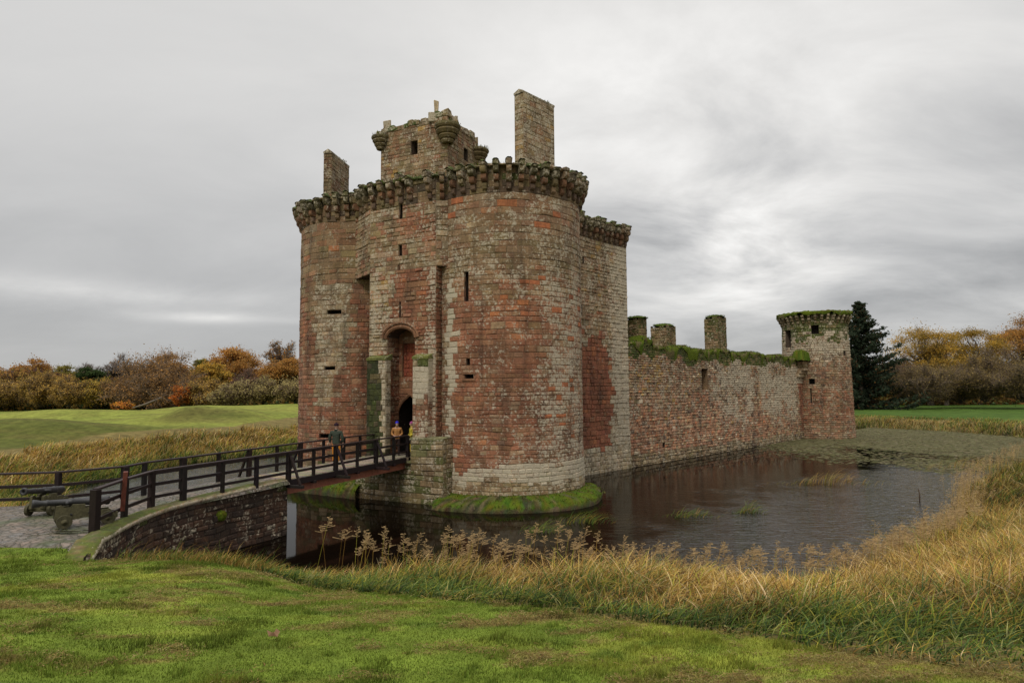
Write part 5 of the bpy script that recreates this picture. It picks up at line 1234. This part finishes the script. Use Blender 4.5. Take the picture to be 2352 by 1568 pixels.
# mossy ledges at the castle foot
def ledge(name, label, fn, n, prof, sc=1, seedn=130, colmix=None):
    V = []; cols = []; m = len(prof)
    for i in range(n+1):
        for k, (d, z) in enumerate(prof):
            x, y, wdt, hh4 = fn(i/n, d); j = float(fb(i*.35, k*.8, 4, seedn))-.5; j2 = rnd.uniform(-.03, .03)
            V.append((x+j*.22*(k > 0), y+j*.22*(k > 0), z*hh4+j*.42*(0 < k < m-2)+j2)); g = float(fb(i*.3, k*.9, 3, seedn+1))
            c = MOSSL if g > .5 else MOSS
            if k <= 1: c = (.07, .06, .03)
            if g < .40: c = (.12, .10, .045)
            if g < .33: c = (.05, .045, .02)
            cols.append([q*rnd.uniform(.75, 1.25) for q in c])
    o = link(name, mesh_np(name, V, [(i*m+k, (i+1)*m+k, (i+1)*m+k+1, i*m+k+1) for i in range(n) for k in range(m-1)], cols, MOSSM, True)); tag(o, label, 'ledge'); 
    P = [V[i*m+k] for i in range(0, n+1, 2) for k in range(2, m-1)]
    mossfuzz([(p[0], p[1], p[2]) for p in P], 9, .22, 'moss_tufts', o, (MOSSL, MOSS, (.12, .14, .03), (.2, .17, .07)), (.04, .13))
    return o
def lf1(t, d):
    ph = R(-48+138*t); w_ = .35+2.05*max(0, math.sin(math.pi*min(1, (t*1.02+.03))))**.7*(1-.35*t)
    w_ = 1.9*(1-sm1(.55, 1.0, t))+.75*sm1(.55, 1, t); w_ *= sm1(-.02, .10, t)*.75+.25
    r = R1+.05+(1-d)*w_; return C1[0]+r*math.sin(ph), C1[1]-r*math.cos(ph), w_, 1
ledge('mossy_ledge', 'bright green mossy stone ledge wrapping the foot of the right gate tower', lf1, 90, ((0, -.5), (.0, .08), (.05, .26), (.3, .42), (.6, .5), (.9, .52), (1.02, .5)))
def lf2(t, d):
    a = Vector(L2(-7.6, -3.4)); b = Vector(L2(-1.0, -4.7)); p = a.lerp(b, t); w_ = 1.5-.7*t
    p = p+(-gu)*((1-d)*w_-.1); return p.x, p.y, w_, 1
ledge('mossy_ledge', 'shadowed mossy rubble bank under the footbridge at the foot of the left tower', lf2, 46, ((0, -.5), (.0, .1), (.08, .45), (.4, .7), (.7, .85), (1.3, .95)), seedn=140)
# fallen leaf on the lawn
mb = MB(); p = at(628, 1451, 3.0); zz = float(hgt(p.x, p.y)); n = 10
mb.add([(p.x, p.y, zz+.05)]+[(p.x+(.05+.025*(k % 2))*math.cos(6.283*k/n), p.y+(.05+.025*(k % 2))*math.sin(6.283*k/n), zz+.055+.03*((k*7) % 3)) for k in range(n)], [(0, k+1, (k+1) % n+1) for k in range(n)], (.34, .20, .12)); o = mb.build('fallen_leaf', LEAF); tag(o, 'single curled pale brown leaf lying on the lawn', 'leaf')

# ================================================================== people
def skin_eval(nodes, edges, rad, sub=2):
    me = bpy.data.meshes.new('tmp'); me.from_pydata([tuple(p) for p in nodes], edges, []); o = bpy.data.objects.new('tmp', me); C.objects.link(o)
    m = o.modifiers.new('s', 'SKIN'); m.use_smooth_shade = True; s = o.modifiers.new('d', 'SUBSURF'); s.levels = s.render_levels = sub
    if not me.skin_vertices: 
        bpy.context.view_layer.objects.active = o
        bm = bmesh.new(); bm.from_mesh(me); bm.verts.layers.skin.verify(); bm.to_mesh(me); bm.free()
    for i, r in enumerate(rad):
        d = me.skin_vertices[0].data[i]; d.radius = r if isinstance(r, tuple) else (r, r); d.use_root = (i == 0)
    dg = bpy.context.evaluated_depsgraph_get(); ev = o.evaluated_get(dg); em = ev.to_mesh()
    vs = [tuple(v.co) for v in em.vertices]; fs = [tuple(p.vertices) for p in em.polygons]; ev.to_mesh_clear()
    bpy.data.objects.remove(o); return vs, fs
def ellip(mb, c, r, col, n=14, m=10, fn=None):
    vs = []
    for j in range(m+1):
        t = math.pi*j/m
        for i in range(n):
            a = 6.283*i/n; p = Vector((math.sin(t)*math.cos(a), math.sin(t)*math.sin(a), math.cos(t)))
            if fn: p = fn(p)
            vs.append((c[0]+p.x*r[0], c[1]+p.y*r[1], c[2]+p.z*r[2]))
    mb.add(vs, [(j*n+i, j*n+(i+1) % n, (j+1)*n+(i+1) % n, (j+1)*n+i) for j in range(m) for i in range(n)], col, True)
def person(loc, rot, label, jacket, trousers, hat, boots=(.03, .025, .02), skin=(.45, .27, .2), arms='down', stride=0, beard=None, collar=True):
    """faces local -y"""
    P = empty('person', loc); P.rotation_euler = (0, 0, rot); tag(P, label, 'person')
    H = 1.0; hands = []
    sh = .19
    if arms == 'down': el = [(s*.27, .03, 1.16) for s in (-1, 1)]; wr = [(s*.27, -.05, .90) for s in (-1, 1)]; hd = [(s*.265, -.08, .80) for s in (-1, 1)]
    else: el = [(s*.27, .05, 1.14) for s in (-1, 1)]; wr = [(s*.15, -.17, 1.03) for s in (-1, 1)]; hd = [(s*.07, -.19, 1.01) for s in (-1, 1)]
    # body: skin coloured continuous figure under the clothes
    n = [(0, 0, .95), (0, 0, 1.1), (0, 0, 1.3), (0, .01, 1.42), (0, .01, 1.5), (0, -.005, 1.6)]; e = [(0, 1), (1, 2), (2, 3), (3, 4), (4, 5)]; r = [(.13, .09), (.12, .085), (.14, .09), (.10, .07), .05, .055]
    for i, s in enumerate((-1, 1)):
        k = len(n); n += [(s*sh, .01, 1.40), el[i], wr[i], hd[i]]; e += [(3, k), (k, k+1), (k+1, k+2), (k+2, k+3)]; r += [.055, .042, .028, (.032, .018)]
        w_ = Vector(hd[i]); d = (w_-Vector(wr[i])).normalized(); side = Vector((0, 1, 0)) if arms == 'down' else Vector((0, 0, 1))
        for f, (off, ln) in enumerate(((-.03, .07), (-.01, .085), (.01, .08), (.028, .062))):
            a = w_+side*off+d*.01; b = a+d*ln*.55+Vector((-s*.006, 0, 0)); c_ = b+d*ln*.45+Vector((-s*.018, 0, 0)); q = len(n); n += [tuple(a), tuple(b), tuple(c_)]; e += [(k+3, q), (q, q+1), (q+1, q+2)]; r += [.009, .0085, .007]
        a = w_-d*.03-side*.035; b = a+d*.05-side*.02; q = len(n); n += [tuple(a), tuple(b)]; e += [(k+3, q), (q, q+1)]; r += [.011, .009]
    for s in (-1, 1):
        k = len(n); st = stride*s; n += [(s*.09, 0, .88), (s*.10, -st*.5-.01, .48), (s*.10, -st*.7+.02, .09), (s*.11, -st*.7-.12, .035)]; e += [(0, k), (k, k+1), (k+1, k+2), (k+2, k+3)]; r += [.085, .055, .04, .035]
    vs, fs = skin_eval(n, e, r, 2); mb = MB(); mb.add(vs, fs, skin, True)
    def hf(p):
        p = p.copy(); 
        if p.z < -.2: p.x *= 1-.28*(-p.z-.2); 
        if p.y < -.3 and abs(p.x) < .25: p.y -= .16*math.exp(-((p.z+.05)/.16)**2)*(1-abs(p.x)*3.4)
        if p.y < -.4 and .08 < p.z < .3: p.y += .07
        return p
    ellip(mb, (0, -.01, 1.655), (.078, .098, .118), skin, 20, 16, hf)
    for s in (-1, 1):
        ellip(mb, (s*.079, .005, 1.655), (.012, .022, .034), skin, 8, 6)
        ellip(mb, (s*.031, -.094, 1.672), (.013, .010, .009), (.5, .48, .45), 8, 6); ellip(mb, (s*.031, -.103, 1.672), (.006, .004, .006), (.02, .02, .02), 6, 5)
    ellip(mb, (0, -.100, 1.602), (.024, .008, .007), (.32, .12, .10), 8, 5)
    mb.build('body', SKIN, P)
    # jacket
    n = [(0, 0, 1.05), (0, 0, .86), (0, 0, 1.25), (0, .01, 1.40), (0, .01, 1.47)]; e = [(0, 1), (0, 2), (2, 3), (3, 4)]; r = [(.17, .125), (.185, .14), (.185, .135), (.15, .11), (.075, .075)]
    for i, s in enumerate((-1, 1)):
        k = len(n); mid = Vector(el[i]).lerp(Vector(wr[i]), .85); n += [(s*(sh+.005), .01, 1.395), el[i], tuple(mid)]; e += [(3, k), (k, k+1), (k+1, k+2)]; r += [.078, .066, .050]
    vs, fs = skin_eval(n, e, r, 2)
    vs = [(x+rnd.uniform(-.004, .004), y+.008*math.sin(z*55+x*20), z) for x, y, z in vs]; mb = MB(); mb.add(vs, fs, jacket, True); j = mb.build('jacket', CLOTH, P)
    if collar: mb = MB(); mb.tube([(0, .01, 1.46), (0, .015, 1.53)], [.085, .09], 14, tuple(q*.9 for q in jacket)); mb.build('collar', CLOTH, j)
    mb = MB(); mb.tube([(0, -.128, .80), (0, -.136, 1.0), (0, -.132, 1.25), (0, -.10, 1.44)], .007, 6, tuple(q*.5 for q in jacket)); mb.build('zip', CLOTH, j)
    # trousers
    n = [(0, 0, .93)]; e = []; r = [(.145, .105)]
    for s in (-1, 1):
        k = len(n); st = stride*s; n += [(s*.095, 0, .82), (s*.10, -st*.5-.01, .48), (s*.10, -st*.7+.02, .13)]; e += [(0, k), (k, k+1), (k+1, k+2)]; r += [.105, .075, .068]
    vs, fs = skin_eval(n, e, r, 2); mb = MB(); mb.add(vs, fs, trousers, True); mb.build('trousers', CLOTH, P)
    for s in (-1, 1):
        st = stride*s; mb = MB(); mb.tube([(s*.10, -st*.7+.09, .05), (s*.10, -st*.7+.02, .06), (s*.105, -st*.7-.08, .05), (s*.11, -st*.7-.17, .035)], [.035, .05, .048, .03], 10, boots, True, True, .95); mb.build('boot', CLOTH, P)
    mb = MB(); ellip(mb, (0, .008, 1.70), (.094, .112, .095), hat, 18, 12, lambda p: Vector((p.x, p.y, max(p.z, -.25)))); mb.tube([(0, .01, 1.676), (0, .008, 1.715)], .1, 18, tuple(q*.8 for q in hat), True, True, 1.14)
    ellip(mb, (0, .01, 1.80), (.022, .022, .018), tuple(q*.9 for q in hat), 8, 6); mb.build('beanie', CLOTH, P)
    if beard: mb = MB(); ellip(mb, (0, -.055, 1.578), (.055, .055, .05), beard, 12, 8); mb.build('beard', CLOTH, P)
    return P
AXR = math.pi/2-AX                       # bridge bearing
p1_ = person((-8.36, 31.2, 2.24), math.pi-AXR+.35, 'person seen from behind on the footbridge in dark green jacket and mustard trousers', (.045, .055, .040), (.62, .24, .03), (.025, .012, .02), stride=.10)
p1_.scale = (1.16, 1.16, 1.09)
qx, qy = L2(1.06, -4.5)
person((qx, qy, 2.30), .15, 'bearded person in tan jacket and bright blue beanie standing in the gateway', (.36, .175, .06), (.035, .022, .02), (.03, .03, .42), arms='front', beard=(.3, .26, .22))
qx, qy = L2(1.72, -4.1)
person((qx, qy, 2.28), -1.2, 'person in a yellow jacket mostly hidden behind the pale stone pier of the gate', (.50, .40, .05), (.50, .36, .04), (.35, .08, .22), arms='front')
# threshold slab under their feet
mb = MB(); p = [L2(.1, -5.0), L2(2.2, -5.0), L2(2.2, -.3), L2(.1, -.3)]; mb.add([(*q, 2.27) for q in p]+[(*q, 2.0) for q in p], [(0, 1, 2, 3), (4, 5, 1, 0)], (.12, .10, .07, .2)); cpart(mb, 'threshold')

# ================================================================== trees
def leafquads(Cn, size, stretch=1.0):
    n = len(Cn); a = rng.normal(size=(n, 3)); a /= np.linalg.norm(a, axis=1)[:, None]; b = rng.normal(size=(n, 3)); b -= (a*b).sum(1)[:, None]*a; b /= np.linalg.norm(b, axis=1)[:, None]
    s = (size*rng.uniform(.6, 1.4, n))[:, None]; V = np.stack([Cn-a*s*stretch, Cn+b*s*.55, Cn+a*s*stretch, Cn-b*s*.55], 1); return V
def twigs(P, Q, w_):
    """thin tapered triangles from P to Q"""
    d = Q-P; s = np.cross(d, rng.normal(size=d.shape)); s /= (np.linalg.norm(s, axis=1)[:, None]+1e-9); w_ = np.broadcast_to(w_, (len(P),))[:, None]
    m = (P+Q)/2+rng.normal(size=P.shape)*np.linalg.norm(d, axis=1)[:, None]*.06
    V = np.stack([P-s*w_, P+s*w_, m+s*w_*.7, m-s*w_*.7, Q], 1); return V
def tree(name, cat, label, base, H, W, kind, cols, seed, nleaf=7000, lsize=.16, twigcol=(.10, .075, .055), lean=0, group=None, trunkcol=(.075, .06, .045), low=.08):
    global rng
    keep = rng; rng = np.random.default_rng(seed); rr = random.Random(seed)
    T = empty(name, base); tag(T, label, cat, group)
    mb = MB(); ends = []
    def limb(p, q, r0, r1, n=4, wob=.12, sides=5):
        p, q = np.array(p, float), np.array(q, float); L = np.linalg.norm(q-p); pts = []; ofs = np.zeros(3)
        for i in range(n+1):
            t = i/n; ofs = ofs+rng.normal(size=3)*L*wob/n*(0 < i < n+.5); pts.append(p+(q-p)*t+ofs)
        mb.tube(pts, [r0+(r1-r0)*i/n for i in range(n+1)], sides, trunkcol, False, False); return pts
    cl = []
    R_ = W/2
    if kind in ('oak', 'bare'):
        fk = np.array((lean*H*.1, 0, H*.30)); limb((0, 0, -.5), fk, H*.028+.12, H*.022+.06, 4, .08, 8)
        nc = 22 if kind == 'oak' else 26
        for i in range(nc):
            a = i*2.4+rr.uniform(-.4, .4); rad = R_*math.sqrt((i+.5)/nc)*.9; z = H*(.94-.40*(rad/R_)**2)*rr.uniform(.84, 1.02)
            if rr.random() < .25: z *= .72
            cl.append(np.array((rad*math.cos(a)+lean*H*.15, rad*math.sin(a), z)))
    elif kind == 'sprawl':
        fk = np.array((0.3, 0, H*.2)); limb((0, 0, -.5), fk, .75, .6, 4, .05, 9)
        for i in range(34):
            a = i*2.4+rr.uniform(-.4, .4); rad = R_*math.sqrt((i+.5)/34)*.95; z = H*(.92*math.sqrt(max(.04, 1-(rad/R_)**2))+.04)*rr.uniform(.45, 1.0)
            cl.append(np.array((rad*math.cos(a), rad*math.sin(a), z)))
    elif kind == 'dome':
        fk = np.array((0, 0, H*.10))
        for i in range(26):
            a = i*2.4; rad = R_*math.sqrt((i+.5)/26)*.8; z = H*(.08+.72*math.sqrt(max(.02, 1-(rad/R_)**2)))*rr.uniform(.5, 1.0)
            cl.append(np.array((rad*math.cos(a), rad*math.sin(a), z)))
    LV = []; LC = []; TV = []; cols_ = np.array(cols)
    if kind == 'spruce':
        limb((0, 0, -.5), (0, 0, H*.97), H*.02+.1, .03, 8, .01, 8)
        nb = 0; z = H*.03
        while z < H*.985:
            t = z/H; Rz = R_*(1-t)**.80*(.62+.5*rr.random())+.2
            for k in range(int(6+4*(1-t))):
                a = rr.uniform(0, 6.283); Lb = Rz*rr.uniform(.55, 1.18); nseg = 6; pp = []
                for j in range(nseg+1):
                    s = j/nseg; pp.append(np.array((math.cos(a)*Lb*s, math.sin(a)*Lb*s, z-Lb*.42*s+Lb*.52*s*s)))
                mb.tube(pp, [.05*(1-j/nseg)+.008 for j in range(nseg+1)], 3, trunkcol, False, False)
                n_ = int(40+130*Lb/R_); s = rng.random(n_)**.7; q = np.array([np.interp(s, np.linspace(0, 1, nseg+1), [p_[i_] for p_ in pp]) for i_ in range(3)]).T
                q = q+rng.normal(size=(n_, 3))*np.array((.16, .16, .06))*(1+Lb*.10); q[:, 2] -= np.abs(rng.normal(size=n_))*.28*(1-s*.4)
                LV.append(leafquads(q, np.full(n_, lsize), 1.5)); c = cols_[rng.choice(len(cols_), n_, p=[.42, .30, .18, .10])]*rng.uniform(.75, 1.2, (n_, 1)); LC.append(np.repeat(c, 4, 0))
            z += H*.020+.16*(1-t)
    else:
        per = max(1, nleaf//len(cl))
        for c0 in cl:
            r0 = H*.018+.03
            mid = fk+(c0-fk)*.5+np.array((0, 0, -.06*H if kind == 'sprawl' else .03*H)); pts = limb(fk, mid, r0 if kind != 'dome' else .08, r0*.6 if kind != 'dome' else .05, 3, .18, 5); pts2 = limb(pts[-1], c0, r0*.6 if kind != 'dome' else .05, .03, 4, .22, 4)
            cr = R_*(.34 if kind in ('oak', 'bare') else .30)*rr.uniform(.75, 1.25); src = np.array(pts2+pts[2:])
            nt = {'oak': 45, 'bare': 210, 'sprawl': 190, 'dome': 330}[kind]
            p = src[rng.integers(len(src), size=nt)]; dv = rng.normal(size=(nt, 3)); dv[:, 2] = dv[:, 2]*.6+(.45 if kind != 'sprawl' else .25); out = (c0-np.array((0, 0, H*.25))); out = out/np.linalg.norm(out); dv = dv+out*.8
            dv /= np.linalg.norm(dv, axis=1)[:, None]; q = p+dv*cr*rng.uniform(.5, 1.25, (nt, 1))
            tv = twigs(p, q, .028 if kind != 'dome' else .022); TV.append(tv)
            p2 = q[rng.integers(nt, size=nt*2)]*.6+p[rng.integers(nt, size=nt*2)]*.4 if False else (p+(q-p)*.6)[rng.integers(nt, size=nt*2)]
            dv = rng.normal(size=(nt*2, 3)); dv[:, 2] += .5; dv /= np.linalg.norm(dv, axis=1)[:, None]; q2 = p2+dv*cr*.42*rng.uniform(.5, 1.2, (nt*2, 1)); TV.append(twigs(p2, q2, .016))
            if nleaf:
                lsize = lsize if kind != 'oak' else min(lsize, .145); al = np.concatenate([p+(q-p)*rng.uniform(.3, .95, (nt, 1)), p2+(q2-p2)*rng.uniform(0, .8, (nt*2, 1))]) if kind in ('sprawl', 'bare') else np.concatenate([q, q2]); n_ = int(per*(2.3 if kind == 'oak' else 1.7)*rr.uniform(.6, 1.35)); sub = al[rng.integers(len(al), size=n_)]
                ce = sub+rng.normal(size=(n_, 3))*cr*.17
                if kind == 'oak': ce = np.where(rng.random((n_, 1)) < .8, c0+rng.normal(size=(n_, 3))*cr*np.array((.50, .50, .22)), ce)
                k = rr.uniform(1.15, 1.9); c = cols_[rng.choice(len(cols_), n_)]*k*rng.uniform(.7, 1.25, (n_, 1)); LV.append(leafquads(ce, np.full(n_, lsize*1.15))); LC.append(np.repeat(c, 4, 0))
    mb.build('trunk', BARK, T)
    if TV:
        tv = np.concatenate(TV).reshape(-1, 3); tv[:, 2] = np.maximum(tv[:, 2], low*H*.2); n_ = len(tv)//5; b = np.arange(n_)[:, None]*5
        F = np.concatenate([b+np.array([0, 1, 2]), b+np.array([0, 2, 3]), b+np.array([3, 2, 4])]); c = np.repeat(np.array(twigcol)*rng.uniform(.7, 1.35, (n_, 1)), 5, 0)
        link('branches', mesh_np('branches', tv, F, c, BARK), T)
    if LV:
        lv = np.concatenate(LV).reshape(-1, 3); lv[:, 2] = np.maximum(lv[:, 2], .1)
        link('crown', mesh_np('crown', lv, np.arange(len(lv)).reshape(-1, 4), np.concatenate(LC), LEAF), T)
    rng = keep; return T
def tr(x0, x1, ytop, ybase, Y, *a, **k):
    """crown spans x0..x1 in the photograph at depth Y; converts to real width and height"""
    b = atY((x0+x1)/2, ybase, Y); t = atY((x0+x1)/2, ytop, Y); W_ = (x1-x0)/1500*Y; gz_ = float(hgt(b.x, b.y)); return (b.x, b.y, gz_-.1), t.z-gz_, W_
TG = 'trees along the left edge of the field'; TR_ = 'trees behind the right hand lawn'
OR = [(.31, .155, .040), (.36, .19, .045), (.25, .12, .035), (.22, .14, .05)]; GO = [(.30, .20, .035), (.36, .24, .04), (.22, .15, .03), (.17, .14, .035)]
WG = [(.33, .21, .055), (.25, .165, .05), (.36, .225, .055), (.20, .145, .05)]; GG = [(.25, .205, .085), (.20, .165, .075), (.29, .23, .09)]; PB = [(.13, .075, .055), (.17, .09, .055), (.10, .065, .05)]; BRo = [(.23, .13, .05), (.18, .11, .05), (.29, .155, .05)]
DGc = [(.04, .06, .02), (.055, .08, .025), (.03, .05, .018)]; YO = [(.33, .20, .035), (.40, .245, .04), (.25, .16, .035), (.16, .125, .03)]
specs = [
 # x0,x1,ytop,ybase,Y,kind,cols,nleaf,lsize,label
 (-40, 62, 852, 950, 112, 'dome', WG, 9000, .105, 'golden brown willow at the far left edge with leaning dark stems', 'willow'),
 (45, 140, 838, 950, 110, 'dome', WG, 11000, .105, 'rounded golden willow, second from the left edge of the field', 'willow'),
 (118, 200, 846, 950, 108, 'dome', WG, 10000, .105, 'olive gold willow with several crooked stems, right of the rounded golden one', 'willow'),
 (180, 258, 850, 950, 110, 'dome', GO, 10000, .105, 'ochre willow next to the spreading oak, at the end of the willow row', 'willow'),
 (24, 116, 818, 930, 135, 'oak', OR, 5000, .20, 'orange brown oak rising above the willows at the far left', 'oak'),
 (-45, 22, 836, 930, 138, 'oak', OR, 3500, .20, 'low rusty oak cut by the left frame edge behind the willows', 'oak'),
 (108, 182, 832, 930, 138, 'oak', [(.17, .15, .035), (.22, .18, .04), (.13, .12, .03)], 4500, .2, 'yellowish green oak top behind the middle willows', 'oak'),
 (178, 236, 838, 925, 128, 'oak', DGc, 9000, .2, 'dark green rounded tree among the autumn colours on the left', 'tree'),
 (166, 232, 824, 925, 150, 'bare', WG, 0, .2, 'distant bare greyish tree peeping over the dark green tree', 'bare tree'),
 (230, 320, 808, 925, 135, 'bare', OR, 0, .2, 'leafless pale twigged tree left of the big spreading oak', 'bare tree'),
 (252, 470, 816, 948, 112, 'sprawl', BRo, 11000, .14, 'huge spreading old oak with bare twisting limbs and thin brown leaves', 'oak'),
 (330, 430, 812, 930, 140, 'oak', OR, 5000, .2, 'russet oak top showing behind the crown of the spreading oak', 'oak'),
 (394, 446, 858, 940, 104, 'dome', [(.36, .11, .02), (.28, .08, .02), (.40, .15, .03)], 4000, .13, 'vivid red orange young tree beside the big spreading oak', 'tree'),
 (438, 486, 812, 930, 140, 'oak', [(.13, .13, .03), (.17, .15, .03), (.09, .10, .025)], 3500, .2, 'small dark green oak top between russet and golden trees', 'oak'),
 (444, 524, 826, 936, 122, 'oak', YO, 8000, .17, 'bright golden yellow tree left of the tall orange oak', 'tree'),
 (470, 602, 796, 936, 132, 'oak', OR, 9000, .19, 'tall broad orange oak standing highest above the left wood', 'oak'),
 (520, 612, 834, 936, 118, 'dome', PB, 6000, .15, 'purplish brown thicket tree below the tall orange oak', 'tree'),
 (604, 694, 776, 936, 130, 'bare', OR, 2500, .16, 'tall bare oak with a few golden leaves beside the castle tower', 'bare tree'),
 (600, 700, 814, 936, 124, 'oak', OR, 7000, .18, 'orange leaved tree below the tall bare oak, close to the castle', 'tree'),
 (424, 512, 852, 940, 106, 'dome', WG, 6000, .14, 'olive brown bush right of the red orange young tree', 'bush'),
 (486, 590, 862, 938, 104, 'dome', GG, 5500, .13, 'grey green willow bush, leftmost of the three beside the castle', 'willow'),
 (560, 650, 848, 936, 106, 'dome', GG, 5500, .13, 'taller grey olive willow bush in the middle below the bare oak', 'willow'),
 (630, 730, 862, 936, 104, 'dome', GG, 5500, .13, 'grey green willow bush half hidden by the left gate tower', 'willow'),
]
sd = 200
for (x0, x1, yt, yb, Y, kd_, cs, nl, ls, lb, nm) in specs:
    b, H_, W_ = tr(x0, x1, yt, yb, Y); sd += 1
    tree(nm.replace(' ', '_'), nm, lb, b, H_, W_*1.05, kd_, cs, sd, nl, ls, group=None if nm in ('oak', 'bush') and False else TG, twigcol=(.19, .135, .09) if kd_ != 'bare' else (.17, .135, .11))
b, H_, W_ = tr(256, 302, 918, 956, 96); tree('bush', 'bush', 'little bright orange bush at the edge of the field below the big oak', b, H_, W_, 'dome', [(.42, .2, .03), (.36, .13, .03)], 260, 2500, .12, group=TG)
# fallen pale trunk by the oak
mb = MB(); p = atY(330, 938, 104); z0 = float(hgt(p.x, p.y)); mb.tube([(p.x-2.5, p.y, z0+.4), (p.x, p.y, z0+1.1), (p.x+2.6, p.y+.5, z0+2.2)], [.1, .16, .22], 7, (.16, .13, .10)); o = mb.build('fallen_branch', BARK); tag(o, 'pale fallen bough leaning at the foot of the big spreading oak', 'fallen branch')
SP = [(.038, .055, .030), (.055, .075, .045), (.026, .036, .022), (.11, .065, .030)]
b, H_, W_ = tr(1905, 2062, 687, 932, 128); b = (b[0]-.3, b[1], b[2]); tree('spruce', 'spruce', 'tall dark spruce standing just right of the corner tower', b, H_, W_*1.7, 'spruce', SP, 301, lsize=.23, group=TR_)
RW = [(.20, .145, .055), (.155, .115, .048), (.24, .165, .055), (.13, .105, .045)]
rs = [(2056, 2212, 724, 838, 150, 'oak', YO, 6800, .13, 'spreading golden oak with sky showing through, nearest to the spruce', 'oak'),
 (2186, 2308, 729, 838, 152, 'oak', YO, 6800, .13, 'second golden oak to the right of the spruce, slightly lower', 'oak'),
 (2296, 2440, 716, 838, 150, 'oak', OR, 9000, .19, 'orange oak cut off by the right frame edge', 'oak'),
 (2110, 2230, 786, 880, 146, 'oak', YO, 6000, .18, 'low yellow tree filling the gap below the first golden oak', 'tree'),
 (2040, 2110, 800, 932, 142, 'dome', PB, 3500, .15, 'thin purplish thicket between the spruce and the bushes', 'bush'),
 (2042, 2200, 812, 934, 126, 'dome', RW, 9000, .10, 'rounded brown willow thicket right of the spruce', 'willow'),
 (2150, 2262, 830, 934, 130, 'dome', RW, 8000, .10, 'olive brown willow thicket in the middle of the right hand wood', 'willow'),
 (2196, 2330, 790, 936, 126, 'dome', RW, 10000, .10, 'large domed willow thicket second from the right frame edge', 'willow'),
 (2270, 2430, 772, 936, 122, 'dome', RW, 12000, .10, 'largest domed willow thicket, cut by the right frame edge', 'willow')]
for (x0, x1, yt, yb, Y, kd_, cs, nl, ls, lb, nm) in rs:
    b, H_, W_ = tr(x0, x1, yt, yb, Y); sd += 1
    if kd_ == 'oak': H_ = H_*1.0
    tree(nm, nm, lb, b, H_, W_*1.05, kd_, cs, sd, nl, ls, group=TR_, twigcol=(.17, .125, .085))
# dark undergrowth closing the woods behind the trees
def undergrowth(x0, x1, y0, y1, zt, n_, label, cols):
    x = rng.uniform(x0, x1, n_); y = rng.uniform(y0, y1, n_); g = hgt(x, y); top = zt*(.55+.6*fb(x*.12, y*.05, 3, 150)); z = g+top*rng.random(n_)**.8
    V = leafquads(np.stack([x, y, z], 1), np.full(n_, .34), 1.3); o = link('undergrowth', mesh_np('undergrowth', V.reshape(-1, 3), np.arange(n_*4).reshape(-1, 4), np.repeat(palette(n_, cols, [1]*len(cols)), 4, 0), LEAF)); tag(o, label, 'undergrowth', kind='stuff')
undergrowth(-150, -28, 126, 146, 7.5, 60000, 'tangled brown undergrowth filling the wood on the left', BRo+PB+WG)
undergrowth(52, 175, 150, 165, 11, 60000, 'tangled brown undergrowth filling the wood on the right', BRo+WG)
undergrowth(-90, -36, 112, 118, 1.3, 16000, 'low dark bramble fringe between the left field and the wood', WG+DGc)
